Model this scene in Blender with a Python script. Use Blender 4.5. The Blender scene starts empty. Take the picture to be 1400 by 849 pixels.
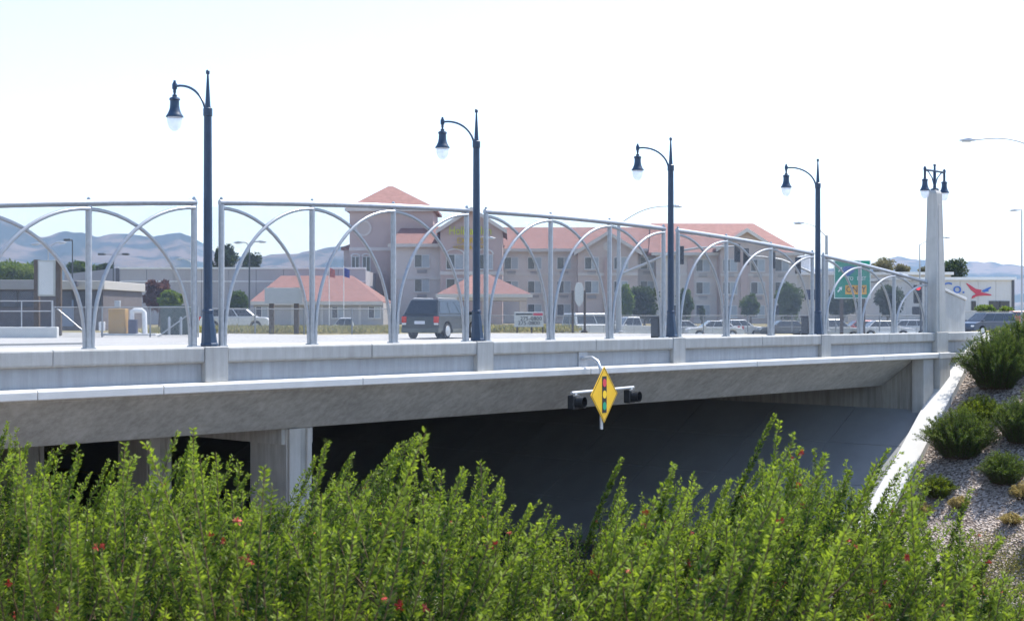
import bpy, bmesh, math, random
import numpy as np
from mathutils import Vector, Matrix
R = math.radians
random.seed(7); RNG = np.random.default_rng(7)
SC = bpy.context.scene
COL = SC.collection

# ---------------------------------------------------------------- camera, sky, sun, exposure
F = 2000.0 / 1400.0                      # focal length in picture widths
CAMZ = 1.15                              # eye height above the upper road
cam_d = bpy.data.cameras.new('camera'); cam = bpy.data.objects.new('camera', cam_d); COL.objects.link(cam)
cam.location = (0, 0, CAMZ); cam.rotation_euler = (R(90), 0, 0)
cam_d.sensor_width = 36; cam_d.lens = 36 * F
cam_d.shift_y = -(424.5 - 429) / 1400.0
cam_d.clip_start = 0.05; cam_d.clip_end = 40000
cam_d.dof.use_dof = True; cam_d.dof.focus_distance = 36; cam_d.dof.aperture_fstop = 14.0
SC.camera = cam
SUN_EL, SUN_AZ = 60.0, 48.5              # azimuth clockwise from +Y (straight ahead)
world = bpy.data.worlds.new('World'); SC.world = world; world.use_nodes = True
wn = world.node_tree.nodes; wl = world.node_tree.links
sky = wn.new('ShaderNodeTexSky'); sky.sky_type = 'NISHITA'; sky.sun_disc = False
sky.sun_elevation = R(SUN_EL); sky.sun_rotation = R(SUN_AZ)
sky.dust_density = 1.0; sky.air_density = 1.0; sky.ozone_density = 1.5; sky.altitude = 50
bg = wn.get('Background') or wn.new('ShaderNodeBackground'); bg.inputs['Strength'].default_value = 0.145
wl.new(sky.outputs[0], bg.inputs[0])
wo = wn.get('World Output') or wn.new('ShaderNodeOutputWorld'); wl.new(bg.outputs[0], wo.inputs[0])
sun_d = bpy.data.lights.new('sun', 'SUN'); sun_d.energy = 3.8; sun_d.angle = R(0.53); sun_d.color = (1, 0.955, 0.88)
sun = bpy.data.objects.new('sun', sun_d); COL.objects.link(sun)
sdir = Vector((math.sin(R(SUN_AZ)) * math.cos(R(SUN_EL)), math.cos(R(SUN_AZ)) * math.cos(R(SUN_EL)), math.sin(R(SUN_EL))))
sun.rotation_euler = (-sdir).to_track_quat('-Z', 'Y').to_euler(); sun.location = (0, 0, 60)
SC.view_settings.view_transform = 'Standard'; SC.view_settings.look = 'None'
SC.view_settings.exposure = 1.2; SC.view_settings.gamma = 1.0; SC.view_settings.use_curve_mapping = False
SC.render.engine = 'CYCLES'
SC.cycles.use_denoising = True
SC.cycles.max_bounces = 8; SC.cycles.transparent_max_bounces = 16; SC.cycles.volume_bounces = 1

# ---------------------------------------------------------------- frames
L1 = Vector((-5.56, 26.74, 0))           # foot of the first lamp; the bridge frame (s along, t away from camera) starts here
DX, DY = 0.6836, 0.7300
ANG = math.atan2(DY, DX)
def bw(s, t, z=0.0): return Vector((L1.x + s * DX - t * DY, L1.y + s * DY + t * DX, z))
def to_st(x, y):
    dx, dy = x - L1.x, y - L1.y
    return dx * DX + dy * DY, -dx * DY + dy * DX
def WX(px, Y): return (px - 700) / 2000.0 * Y
def WZ(py, Y): return CAMZ - (py - 429) / 2000.0 * Y
def WP(px, py, Y): return Vector((WX(px, Y), Y, WZ(py, Y)))

# ---------------------------------------------------------------- mesh helpers
class MB:
    def __init__(self): self.v = []; self.f = []
    def add(self, vs, fs):
        n = len(self.v); self.v += [tuple(p) for p in vs]; self.f += [tuple(i + n for i in q) for q in fs]; return self
    def box(self, x0, x1, y0, y1, z0, z1):
        return self.add([(x0,y0,z0),(x1,y0,z0),(x1,y1,z0),(x0,y1,z0),(x0,y0,z1),(x1,y0,z1),(x1,y1,z1),(x0,y1,z1)],
                        [(0,3,2,1),(4,5,6,7),(0,1,5,4),(1,2,6,5),(2,3,7,6),(3,0,4,7)])
    def frustum(self, a, za, b, zb):      # a, b = (x0,x1,y0,y1)
        return self.add([(a[0],a[2],za),(a[1],a[2],za),(a[1],a[3],za),(a[0],a[3],za),(b[0],b[2],zb),(b[1],b[2],zb),(b[1],b[3],zb),(b[0],b[3],zb)],
                        [(0,3,2,1),(4,5,6,7),(0,1,5,4),(1,2,6,5),(2,3,7,6),(3,0,4,7)])
    def tube(self, pts, r, n=8, cap=True):
        pts = [Vector(p) for p in pts]; m = len(pts)
        rs = r if isinstance(r, (list, tuple)) else [r] * m
        base = len(self.v); prev = None
        for i, p in enumerate(pts):
            d = (pts[min(i+1, m-1)] - pts[max(i-1, 0)])
            d = d.normalized() if d.length > 1e-9 else Vector((0,0,1))
            if prev is None:
                a = d.cross(Vector((0,0,1)) if abs(d.z) < .9 else Vector((1,0,0))).normalized()
            else:
                a = (prev - d * prev.dot(d)).normalized()
            prev = a; b = d.cross(a)
            for k in range(n):
                th = 2 * math.pi * (k + .5) / n
                self.v.append(tuple(p + (a * math.cos(th) + b * math.sin(th)) * rs[i]))
        for i in range(m - 1):
            for k in range(n):
                k2 = (k + 1) % n
                self.f.append((base+i*n+k, base+i*n+k2, base+(i+1)*n+k2, base+(i+1)*n+k))
        if cap:
            self.f.append(tuple(base + k for k in reversed(range(n)))); self.f.append(tuple(base + (m-1)*n + k for k in range(n)))
        return self
    def lathe(self, prof, n=16, c=(0,0,0), axis='z', cap=True):
        base = len(self.v); m = len(prof)
        for r, h in prof:
            for k in range(n):
                th = 2 * math.pi * k / n; x, y = r * math.cos(th), r * math.sin(th)
                p = (x, y, h) if axis == 'z' else ((x, h, y) if axis == 'y' else (h, x, y))
                self.v.append((p[0]+c[0], p[1]+c[1], p[2]+c[2]))
        for i in range(m - 1):
            for k in range(n):
                k2 = (k + 1) % n
                self.f.append((base+i*n+k, base+i*n+k2, base+(i+1)*n+k2, base+(i+1)*n+k))
        if cap:
            self.f.append(tuple(base + k for k in reversed(range(n)))); self.f.append(tuple(base + (m-1)*n + k for k in range(n)))
        return self
    def prism(self, poly, axis, a, b):
        n = len(poly)
        def P(u, w, h): return (u, h, w) if axis == 'y' else ((h, u, w) if axis == 'x' else (u, w, h))
        vs = [P(u, w, a) for u, w in poly] + [P(u, w, b) for u, w in poly]
        fs = [tuple(range(n)), tuple(reversed(range(n, 2*n)))] + [(i, n+i, n+(i+1)%n, (i+1)%n) for i in range(n)]
        return self.add(vs, fs)
    def build(self, name, mat, parent=None, bevel=0.0, smooth=False, w=None, seg=1, fix=True):
        off = Vector((0,0,0)) if w is None else w.location
        me = bpy.data.meshes.new(name)
        me.from_pydata([(p[0]-off.x, p[1]-off.y, p[2]-off.z) for p in self.v], [], self.f)
        if fix:
            bm = bmesh.new(); bm.from_mesh(me); bmesh.ops.recalc_face_normals(bm, faces=bm.faces); bm.to_mesh(me); bm.free()
        me.materials.append(mat)
        if smooth:
            me.polygons.foreach_set('use_smooth', [True] * len(me.polygons))
            try: me.set_sharp_from_angle(angle=R(40))
            except Exception: pass
        return link(name, me, parent, bevel, seg)
def link(name, me, parent=None, bevel=0.0, seg=1):
    o = bpy.data.objects.new(name, me); COL.objects.link(o)
    if parent is not None: o.parent = parent
    if bevel > 0:
        m = o.modifiers.new('bevel', 'BEVEL'); m.width = bevel; m.segments = seg; m.limit_method = 'ANGLE'; m.angle_limit = R(35)
    return o
def thing(name, label, cat, loc=(0,0,0), rz=0.0, group=None):
    o = bpy.data.objects.new(name, None); COL.objects.link(o); o.empty_display_size = 0.2
    o.location = loc; o.rotation_euler = (0, 0, rz); o['label'] = label; o['category'] = cat
    if group: o['group'] = group
    return o
def tag(o, label, cat, group=None):
    o['label'] = label; o['category'] = cat
    if group: o['group'] = group
    return o
def struct(o): o['kind'] = 'structure'; return o
def stuff(o): o['kind'] = 'stuff'; return o
def copy_tree(o, parent=None):
    c = o.copy(); COL.objects.link(c); c.parent = parent
    for ch in list(o.children): copy_tree(ch, c)
    return c
def np_mesh(name, verts, quads=None, tris=None, mat=None, attr=None, parent=None):
    me = bpy.data.meshes.new(name); verts = np.asarray(verts, dtype=np.float32)
    nq = 0 if quads is None else len(quads); nt = 0 if tris is None else len(tris)
    me.vertices.add(len(verts)); me.vertices.foreach_set('co', verts.ravel())
    idx = []
    if nq: idx.append(np.asarray(quads, dtype=np.int32).ravel())
    if nt: idx.append(np.asarray(tris, dtype=np.int32).ravel())
    idx = np.concatenate(idx); me.loops.add(len(idx)); me.loops.foreach_set('vertex_index', idx)
    me.polygons.add(nq + nt)
    st = np.concatenate([np.arange(nq) * 4, nq * 4 + np.arange(nt) * 3]).astype(np.int32)
    me.polygons.foreach_set('loop_start', st)
    if attr is not None:
        a = me.attributes.new('tint', 'FLOAT', 'POINT'); a.data.foreach_set('value', np.asarray(attr, dtype=np.float32))
    me.update(calc_edges=True)
    if mat: me.materials.append(mat)
    o = bpy.data.objects.new(name, me); COL.objects.link(o)
    if parent is not None: o.parent = parent
    return o
TEXTCACHE = {}
def text_mesh(body, size, depth, mat):
    cu = bpy.data.curves.new('lettering', 'FONT'); cu.body = body; cu.size = size; cu.extrude = depth
    cu.align_x = 'CENTER'; cu.align_y = 'CENTER'; cu.resolution_u = 3
    to = bpy.data.objects.new('lettering_tmp', cu); COL.objects.link(to)
    dg = bpy.context.evaluated_depsgraph_get(); me = bpy.data.meshes.new_from_object(to.evaluated_get(dg))
    bpy.data.objects.remove(to); bpy.data.curves.remove(cu)
    me.materials.clear(); me.materials.append(mat); return me
def lettering(body, size, depth, mat, parent, loc, rz=0.0, sx=1.0):
    o = link('lettering', text_mesh(body, size, depth, mat), parent); o.location = loc; o.rotation_euler = (R(90), 0, rz); o.scale = (sx, 1, 1); return o

# ---------------------------------------------------------------- materials
MATS = {}
def mat(name, col, rough=0.7, metal=0.0, var=0.12, scale=6.0, bump=0.0, bscale=40.0, streak=0.0, spec=0.4, col2=None, coord='Object'):
    if name in MATS: return MATS[name]
    m = bpy.data.materials.new(name); m.use_nodes = True; nt = m.node_tree; N = nt.nodes; Lk = nt.links
    b = N['Principled BSDF']; b.inputs['Roughness'].default_value = rough; b.inputs['Metallic'].default_value = metal
    b.inputs['Specular IOR Level'].default_value = spec
    tc = N.new('ShaderNodeTexCoord')
    n1 = N.new('ShaderNodeTexNoise'); n1.inputs['Scale'].default_value = scale; n1.inputs['Detail'].default_value = 6; n1.inputs['Roughness'].default_value = .62
    Lk.new(tc.outputs[coord], n1.inputs['Vector'])
    rp = N.new('ShaderNodeValToRGB'); rp.color_ramp.elements[0].position = .3; rp.color_ramp.elements[1].position = .7
    c2 = col2 or tuple(c * (1 + var) for c in col)
    rp.color_ramp.elements[0].color = tuple(c * (1 - var) for c in col) + (1,); rp.color_ramp.elements[1].color = tuple(c2) + (1,)
    Lk.new(n1.outputs['Fac'], rp.inputs['Fac']); out = rp.outputs['Color']
    if streak > 0:
        mp = N.new('ShaderNodeMapping'); mp.inputs['Scale'].default_value = (3.2, 3.2, .25); Lk.new(tc.outputs[coord], mp.inputs['Vector'])
        n2 = N.new('ShaderNodeTexNoise'); n2.inputs['Scale'].default_value = 2.2; n2.inputs['Detail'].default_value = 7; n2.inputs['Roughness'].default_value = .68
        Lk.new(mp.outputs[0], n2.inputs['Vector'])
        r2 = N.new('ShaderNodeValToRGB'); r2.color_ramp.elements[0].position = .36; r2.color_ramp.elements[1].position = .62
        d = 1 - streak; r2.color_ramp.elements[0].color = (d, d * .985, d * .96, 1); r2.color_ramp.elements[1].color = (1, 1, 1, 1)
        Lk.new(n2.outputs['Fac'], r2.inputs['Fac'])
        mx = N.new('ShaderNodeMix'); mx.data_type = 'RGBA'; mx.blend_type = 'MULTIPLY'; mx.inputs['Factor'].default_value = 1
        Lk.new(out, mx.inputs['A']); Lk.new(r2.outputs['Color'], mx.inputs['B']); out = mx.outputs['Result']
    Lk.new(out, b.inputs['Base Color'])
    if bump > 0:
        n3 = N.new('ShaderNodeTexNoise'); n3.inputs['Scale'].default_value = bscale; n3.inputs['Detail'].default_value = 5
        Lk.new(tc.outputs[coord], n3.inputs['Vector'])
        bp = N.new('ShaderNodeBump'); bp.inputs['Strength'].default_value = bump; bp.inputs['Distance'].default_value = .02
        Lk.new(n3.outputs['Fac'], bp.inputs['Height']); Lk.new(bp.outputs[0], b.inputs['Normal'])
    MATS[name] = m; return m
def leafmat(name, dark, light, transl=0.45, rough=0.6):
    m = bpy.data.materials.new(name); m.use_nodes = True; nt = m.node_tree; N = nt.nodes; Lk = nt.links
    b = N['Principled BSDF']; b.inputs['Roughness'].default_value = rough; b.inputs['Specular IOR Level'].default_value = .2
    at = N.new('ShaderNodeAttribute'); at.attribute_name = 'tint'
    rp = N.new('ShaderNodeValToRGB'); rp.color_ramp.elements[0].color = dark + (1,); rp.color_ramp.elements[1].color = light + (1,)
    Lk.new(at.outputs['Fac'], rp.inputs['Fac']); Lk.new(rp.outputs['Color'], b.inputs['Base Color'])
    tr = N.new('ShaderNodeBsdfTranslucent'); hs = N.new('ShaderNodeHueSaturation'); hs.inputs['Value'].default_value = 1.5; hs.inputs['Saturation'].default_value = 1.1
    Lk.new(rp.outputs['Color'], hs.inputs['Color']); Lk.new(hs.outputs[0], tr.inputs['Color'])
    mx = N.new('ShaderNodeMixShader'); mx.inputs[0].default_value = transl
    Lk.new(b.outputs[0], mx.inputs[1]); Lk.new(tr.outputs[0], mx.inputs[2]); Lk.new(mx.outputs[0], N['Material Output'].inputs['Surface'])
    return m
def glassmat(name, col, rough=0.06):
    return mat(name, col, rough, 0.0, .15, .7, spec=.7)
def emis(name, col, e):
    m = bpy.data.materials.new(name); m.use_nodes = True; b = m.node_tree.nodes['Principled BSDF']
    b.inputs['Base Color'].default_value = col + (1,); b.inputs['Emission Color'].default_value = col + (1,); b.inputs['Emission Strength'].default_value = e; return m
def globemat():
    m = bpy.data.materials.new('lamp_globe_glass'); m.use_nodes = True; nt = m.node_tree; N = nt.nodes; Lk = nt.links
    b = N['Principled BSDF']; b.inputs['Base Color'].default_value = (.9,.92,.95,1); b.inputs['Roughness'].default_value = .25
    tr = N.new('ShaderNodeBsdfTranslucent'); tr.inputs['Color'].default_value = (.95,.96,1,1)
    tp = N.new('ShaderNodeBsdfTransparent'); tp.inputs['Color'].default_value = (.96,.97,1,1)
    m1 = N.new('ShaderNodeMixShader'); m1.inputs[0].default_value = .6; Lk.new(b.outputs[0], m1.inputs[1]); Lk.new(tr.outputs[0], m1.inputs[2])
    m2 = N.new('ShaderNodeMixShader'); m2.inputs[0].default_value = .45; Lk.new(m1.outputs[0], m2.inputs[1]); Lk.new(tp.outputs[0], m2.inputs[2])
    Lk.new(m2.outputs[0], N['Material Output'].inputs['Surface']); return m
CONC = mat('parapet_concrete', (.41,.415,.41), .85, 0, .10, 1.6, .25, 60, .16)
CONC2 = mat('shade_tinted_concrete', (.335,.355,.38), .85, 0, .09, 1.3, .25, 60, .14)  # parapet concrete made darker and bluer; the recess shade is in this colour
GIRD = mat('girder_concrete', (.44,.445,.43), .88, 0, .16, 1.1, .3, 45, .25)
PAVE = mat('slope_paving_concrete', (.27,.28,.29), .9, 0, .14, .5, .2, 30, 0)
CURBC = mat('bright_kerb_concrete', (.58,.575,.56), .85, 0, .07, 2, .25, 50, 0)
PILC = mat('pillar_concrete', (.45,.45,.44), .85, 0, .08, 2.4, .2, 70, .12)
NAVY = mat('navy_lamp_paint', (.020,.045,.090), .38, 0, .15, 8, spec=.5)
GALV = mat('galvanised_steel', (.37,.39,.42), .42, .45, .12, 14, .05, 60)
WIRE = mat('fence_wire', (.25,.28,.33), .5, .4, .08, 10)
GLOBE = globemat()
BLACKM = mat('signal_black', (.018,.02,.022), .45, 0, .2, 10)
# ---------------------------------------------------------------- terrain
def sm(x, a, b):
    u = np.clip((np.asarray(x, float) - a) / (b - a), 0, 1); return u * u * (3 - 2 * u)
FLOOR = -6.2; RTOP = 30.2; SLOPE = 0.6
def left_edge(t): return -9.0 - 8.0 * sm(t, -14, -3)
def ground_h(s, t):
    s = np.asarray(s, float); t = np.asarray(t, float)
    base = -0.5 * sm(-s, -4, 6) * sm(-t, 2, 7) - .04
    base = base - .65 * sm(s, 50, 92) * (1 - sm(t, 45, 62))
    base = base + .05 * np.sin(s * .7 + 1) * np.sin(t * .55) * (np.abs(s) < 60) * (t < -2)
    zr = (s - RTOP) * SLOPE; zl = (left_edge(t) - s) * .75 - .4
    tr = np.maximum(np.maximum(zr, zl), FLOOR)
    x = L1.x + s * DX - t * DY; y = L1.y + s * DY + t * DX
    base = base - .8 * sm(y, 100, 107) * (1 - sm(y, 134, 142)) * sm(x, -24, -18) * (1 - sm(x, 42, 48))
    inside = (t < 41.5) & (t > -170)
    return np.where(inside, np.minimum(base, tr), base)
GRAVEL = mat('bank_mulch', (.16,.135,.125), .95, 0, .45, 9, .9, 22, col2=(.36,.32,.30))
def grid_mesh(name, S, T, hf, m, parent=None, off=0.0, keep=None):
    ss, tt = np.meshgrid(S, T, indexing='ij'); z = hf(ss, tt) + off
    x = L1.x + ss * DX - tt * DY; y = L1.y + ss * DY + tt * DX
    v = np.stack([x, y, z], -1).reshape(-1, 3); n = len(T)
    i, j = np.meshgrid(np.arange(len(S) - 1), np.arange(n - 1), indexing='ij')
    if keep is not None:
        cs = (ss[:-1, :-1] + ss[1:, 1:]) / 2; ct = (tt[:-1, :-1] + tt[1:, 1:]) / 2
        k = keep(cs, ct); i = i[k]; j = j[k]
    a = (i * n + j).ravel(); q = np.stack([a, a + n, a + n + 1, a + 1], -1)
    return np_mesh(name, v, quads=q, mat=m, parent=parent)
def expand(lo, hi, step, far):
    c = list(np.arange(lo, hi + 1e-6, step)); d = step; a = c[-1]; b = c[0]
    while a < far: d *= 1.35; a += d; c.append(a)
    d = step
    while b > -far: d *= 1.35; b -= d; c.insert(0, b)
    return np.array(c)
# bank / dry earth ground: mulch near the bank, dry grass beyond
def ground_mat():
    m = bpy.data.materials.new('ground_earth'); m.use_nodes = True; nt = m.node_tree; N = nt.nodes; Lk = nt.links
    b = N['Principled BSDF']; b.inputs['Roughness'].default_value = .95; b.inputs['Specular IOR Level'].default_value = .1
    tc = N.new('ShaderNodeTexCoord')
    vo = N.new('ShaderNodeTexVoronoi'); vo.inputs['Scale'].default_value = 17; Lk.new(tc.outputs['Object'], vo.inputs['Vector'])
    n1 = N.new('ShaderNodeTexNoise'); n1.inputs['Scale'].default_value = 1.1; n1.inputs['Detail'].default_value = 9; n1.inputs['Roughness'].default_value = .7; Lk.new(tc.outputs['Object'], n1.inputs['Vector'])
    sp = N.new('ShaderNodeSeparateColor'); Lk.new(vo.outputs['Color'], sp.inputs[0])
    rp = N.new('ShaderNodeValToRGB'); e = rp.color_ramp.elements; e[0].position = .05; e[0].color = (.11,.085,.07,1); e[1].position = .95; e[1].color = (.46,.40,.36,1)
    k = e.new(.45); k.color = (.26,.215,.185,1); Lk.new(sp.outputs[0], rp.inputs['Fac'])
    r2 = N.new('ShaderNodeValToRGB'); r2.color_ramp.elements[0].position = .35; r2.color_ramp.elements[1].position = .7
    r2.color_ramp.elements[0].color = (.22,.19,.10,1); r2.color_ramp.elements[1].color = (.36,.31,.19,1); Lk.new(n1.outputs['Fac'], r2.inputs['Fac'])
    ge = N.new('ShaderNodeNewGeometry'); sx = N.new('ShaderNodeSeparateXYZ'); Lk.new(ge.outputs['Position'], sx.inputs[0])
    mr = N.new('ShaderNodeMapRange'); mr.inputs['From Min'].default_value = 56; mr.inputs['From Max'].default_value = 66; Lk.new(sx.outputs['Y'], mr.inputs['Value'])
    mx = N.new('ShaderNodeMix'); mx.data_type = 'RGBA'; Lk.new(mr.outputs[0], mx.inputs['Factor']); Lk.new(rp.outputs['Color'], mx.inputs['A']); Lk.new(r2.outputs['Color'], mx.inputs['B'])
    Lk.new(mx.outputs['Result'], b.inputs['Base Color'])
    bp = N.new('ShaderNodeBump'); bp.inputs['Strength'].default_value = .9; bp.inputs['Distance'].default_value = .05; Lk.new(vo.outputs['Distance'], bp.inputs['Height']); Lk.new(bp.outputs[0], b.inputs['Normal'])
    return m
S = expand(-32, 46, .6, 14000); T = expand(-46, 44, .6, 14000)
ground = struct(grid_mesh('ground', S, T, ground_h, ground_mat()))
# upper road: pale concrete pavement across the deck and the junction behind it
ROADM = mat('pale_road_surface', (.35,.34,.325), .9, 0, .10, .35, .15, 30, coord='Object')
def road_keep(s, t):
    y = L1.y + s * DY + t * DX; x = L1.x + s * DX - t * DY
    a = (t > 2.6) & (y < 87) & (s < 34)
    b = (s >= 34) & (t > 5) & (t < 40) & (s < 160) & ((y < 87) | (x > 30))
    return a | b
Sr = np.arange(-80, 170, 1.0); Tr = np.arange(2.6, 110, .94)
road = struct(grid_mesh('road', Sr, Tr, lambda s, t: np.maximum(ground_h(s, t), -.7) * (s > 34), ROADM, off=.03, keep=road_keep))
WHITE = mat('white_road_paint', (.72,.72,.70), .7, 0, .08, 3)
def strip(name, s0, s1, t0, t1, z, m, th=.004):
    mb = MB(); c = [bw(s0,t0), bw(s1,t0), bw(s1,t1), bw(s0,t1)]
    mb.add([(p.x,p.y,z-th) for p in c] + [(p.x,p.y,z) for p in c], [(0,3,2,1),(4,5,6,7),(0,1,5,4),(1,2,6,5),(2,3,7,6),(3,0,4,7)])
    return mb.build(name, m)
struct(strip('sidewalk', -24, 31, .16, 2.6, .17, mat('sidewalk_concrete', (.46,.45,.43), .9, 0, .08, .8, .2, 40), .25))
struct(strip('median_kerb', -40, 13, 25.6, 26.3, .10, mat('median_concrete', (.36,.35,.33), .9, 0, .1, .8), .2))
for t in (9.5, 13.2, 17.0, 20.8):
    for k in range(7):
        struct(strip('lane_marking', -18 + k * 7.2, -15 + k * 7.2, t, t + .12, .036, WHITE))
struct(strip('edge_marking', -24, 26, 24.9, 25.02, .036, WHITE))
uroad = struct(strip('underpass_road', -5, 20.0, -90, 41, FLOOR + .06, mat('underpass_asphalt', (.055,.055,.058), .9, 0, .2, .6), .1))
# slope paving below the right abutment, in slabs with joints
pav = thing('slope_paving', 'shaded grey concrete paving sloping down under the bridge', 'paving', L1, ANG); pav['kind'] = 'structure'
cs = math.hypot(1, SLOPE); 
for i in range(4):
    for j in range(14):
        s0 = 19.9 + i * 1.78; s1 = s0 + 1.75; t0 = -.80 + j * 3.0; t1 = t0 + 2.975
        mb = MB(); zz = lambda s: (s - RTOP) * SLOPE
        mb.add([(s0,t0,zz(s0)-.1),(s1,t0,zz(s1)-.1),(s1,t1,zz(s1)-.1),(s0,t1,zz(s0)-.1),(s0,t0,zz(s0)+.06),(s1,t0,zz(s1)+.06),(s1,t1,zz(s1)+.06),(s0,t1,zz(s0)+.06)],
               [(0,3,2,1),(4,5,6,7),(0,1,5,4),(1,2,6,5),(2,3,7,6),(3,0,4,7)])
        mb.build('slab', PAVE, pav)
# ---------------------------------------------------------------- bridge
PT = .55                                             # top of the parapet
br = thing('concrete_bridge', 'grey concrete road bridge with panelled parapet over the underpass', 'bridge', L1, ANG)
def piece(name, m, s0, s1, prof, bevel=.015, parent=br):
    return MB().prism(prof, 'x', s0, s1).build(name, m, parent, bevel)
lamps = [0, 7, 14, 21]
PIL = [-21, -14, -7, 0, 7, 14, 21]; PW = .25
edges = PIL + [28.0]
for i in range(len(edges) - 1):
    a = edges[i] + PW + .004; b = edges[i+1] - (PW if i < len(edges) - 2 else .36) - .004
    mid = (a + b) / 2 + .25
    for (p, q) in ((a, mid - .004), (mid + .004, b)):
        piece('coping', CONC, p, q, [(-.27,.29),(-.27,PT-.02),(-.25,PT),(.14,PT),(.16,PT-.02),(.16,.26),(-.24,.26)])
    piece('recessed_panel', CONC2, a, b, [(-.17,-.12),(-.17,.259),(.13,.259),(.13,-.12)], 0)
for s in PIL:
    piece('pilaster', CONC, s - PW, s + PW, [(-.285,-.085),(-.285,PT+.004),(.165,PT+.004),(.165,-.085)], .012)
led = [-24.0, -17.5, -10.5, -3.6, -1.2, 3.4, 10.4, 17.3, 24.1, 27.64]
for a, b in zip(led[:-1], led[1:]):
    piece('ledge', CURBC, a + .006, b - .006, [(-.36,-.27),(-.40,-.255),(-.40,-.125),(-.37,-.095),(-.18,-.085),(.2,-.085),(.2,-.27)], .01)
piece('girder', GIRD, -24, 26.9, [(.12,-.262),(.12,-.33),(1.2,-1.17),(40.6,-1.17),(41.4,-.262)], .02)
piece('deck_slab', GIRD, -24, 30.9, [(.21,-.26),(.21,-.1),(41.4,-.1),(41.4,-.26)], 0)
for (a, b) in ((27.0, 30.8),): piece('abutment_cap', GIRD, a, b, [(.0,-.27),(.0,-1.4),(41,-1.4),(41,-.27)], .02)
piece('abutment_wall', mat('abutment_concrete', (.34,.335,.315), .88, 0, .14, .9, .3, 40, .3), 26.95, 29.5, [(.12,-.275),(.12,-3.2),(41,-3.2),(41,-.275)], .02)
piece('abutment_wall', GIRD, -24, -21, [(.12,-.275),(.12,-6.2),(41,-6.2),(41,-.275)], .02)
MB().box(26.80, 27.45, -.30, .115, -3.4, -.28).build('abutment_return', PILC, br, .015)
MB().box(27.64, 28.36, -.42, .13, -3.4, -.085).build('abutment_pier', PILC, br, .02)
MB().box(27.62, 28.38, -.44, .15, -.28, -.10).build('pier_band', CURBC, br, .01)
MB().box(27.62, 28.38, -.34, .20, -.084, PT + .012).build('pillar_base', PILC, br, .012)
# short parapet beyond the pillar
piece('coping', CONC, 28.39, 30.95, [(-.27,.29),(-.27,PT-.02),(-.25,PT),(.14,PT),(.16,PT-.02),(.16,.26),(-.24,.26)])
piece('recessed_panel', CONC2, 28.39, 30.55, [(-.17,-.26),(-.17,.259),(.13,.259),(.13,-.26)], 0)
piece('pilaster', CONC, 30.56, 30.95, [(-.265,-.6),(-.265,.289),(.165,.289),(.165,-.6)], .012)
piece('ledge', CONC, 28.39, 30.55, [(-.31,-.27),(-.31,-.13),(-.18,-.12),(.2,-.12),(.2,-.27)], .01)
piece('foundation_wall', GIRD, 28.37, 30.95, [(-.1,-1.6),(-.1,-.28),(-.02,-.28),(-.02,-1.6)], 0)
# flank wall with sloped top on the parapet end
MB().prism([(28.45,PT+.002),(30.15,PT+.002),(30.15,1.60),(28.45,1.93)], 'y', -.06, .12).build('flank_wall', PILC, br, .015)
MB().prism([(28.42,1.935),(30.2,1.59),(30.2,1.68),(28.42,2.02)], 'y', -.10, .14).build('flank_wall_cap', CURBC, br, .01)
# far parapet, piers
piece('far_parapet', CONC, -24, 4.0, [(40.9,0.0),(40.9,.62),(41.2,.62),(41.2,0.0)], .02)
for t0 in (1.25, 6.3, 12, 18, 24, 30, 36):
    p = MB().box(2.80, 3.42, t0, t0 + 1.25, -6.2, -1.16).build('pier', GIRD, br, .03)
    MB().box(2.82, 3.10, t0 - .06, t0 + .02, -6.2, -1.18).build('pier_rib', PILC, p, .01)
    MB().box(3.28, 3.40, t0 - .06, t0 + .02, -6.2, -1.18).build('pier_rib', PILC, p, .01)
MB().box(2.7, 3.5, 1.3, 40, -1.5, -1.165).build('pier_cap', GIRD, br)
# kerb wall running down the bank along the edge of the paving
kw = thing('bank_kerb_wall', 'bright concrete kerb wall running down the bank beside the bridge', 'kerb wall', L1, ANG)
pts = [(31.3, -2.3), (31.25, -1.4), (30.95, -.75), (30.4, -.40), (29.6, -.28), (28.6, -.40), (26.5, -.68), (24.0, -1.02), (21.8, -1.26), (19.8, -1.45)]
def kz(s): return min((s - RTOP) * SLOPE, -.02) + .26
rib = []
for i, (s, t) in enumerate(pts):
    a_ = pts[max(i-1, 0)]; b_ = pts[min(i+1, len(pts)-1)]; tx, ty = b_[0]-a_[0], b_[1]-a_[1]; l_ = math.hypot(tx, ty); rib.append((s, t, -ty/l_*.36, tx/l_*.36))
for a, b in zip(rib[:-1], rib[1:]):
    mb = MB(); vs = []
    for (s, t, ox, oy) in (a, b):
        z = kz(s); vs += [(s+ox, t+oy, z-.9), (s-ox, t-oy, z-.9), (s-ox, t-oy, z), (s+ox, t+oy, z)]
    mb.add(vs, [(0,1,2,3),(7,6,5,4),(0,4,5,1),(1,5,6,2),(2,6,7,3),(3,7,4,0)]); mb.build('kerb_section', CURBC, kw, .0)

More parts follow.
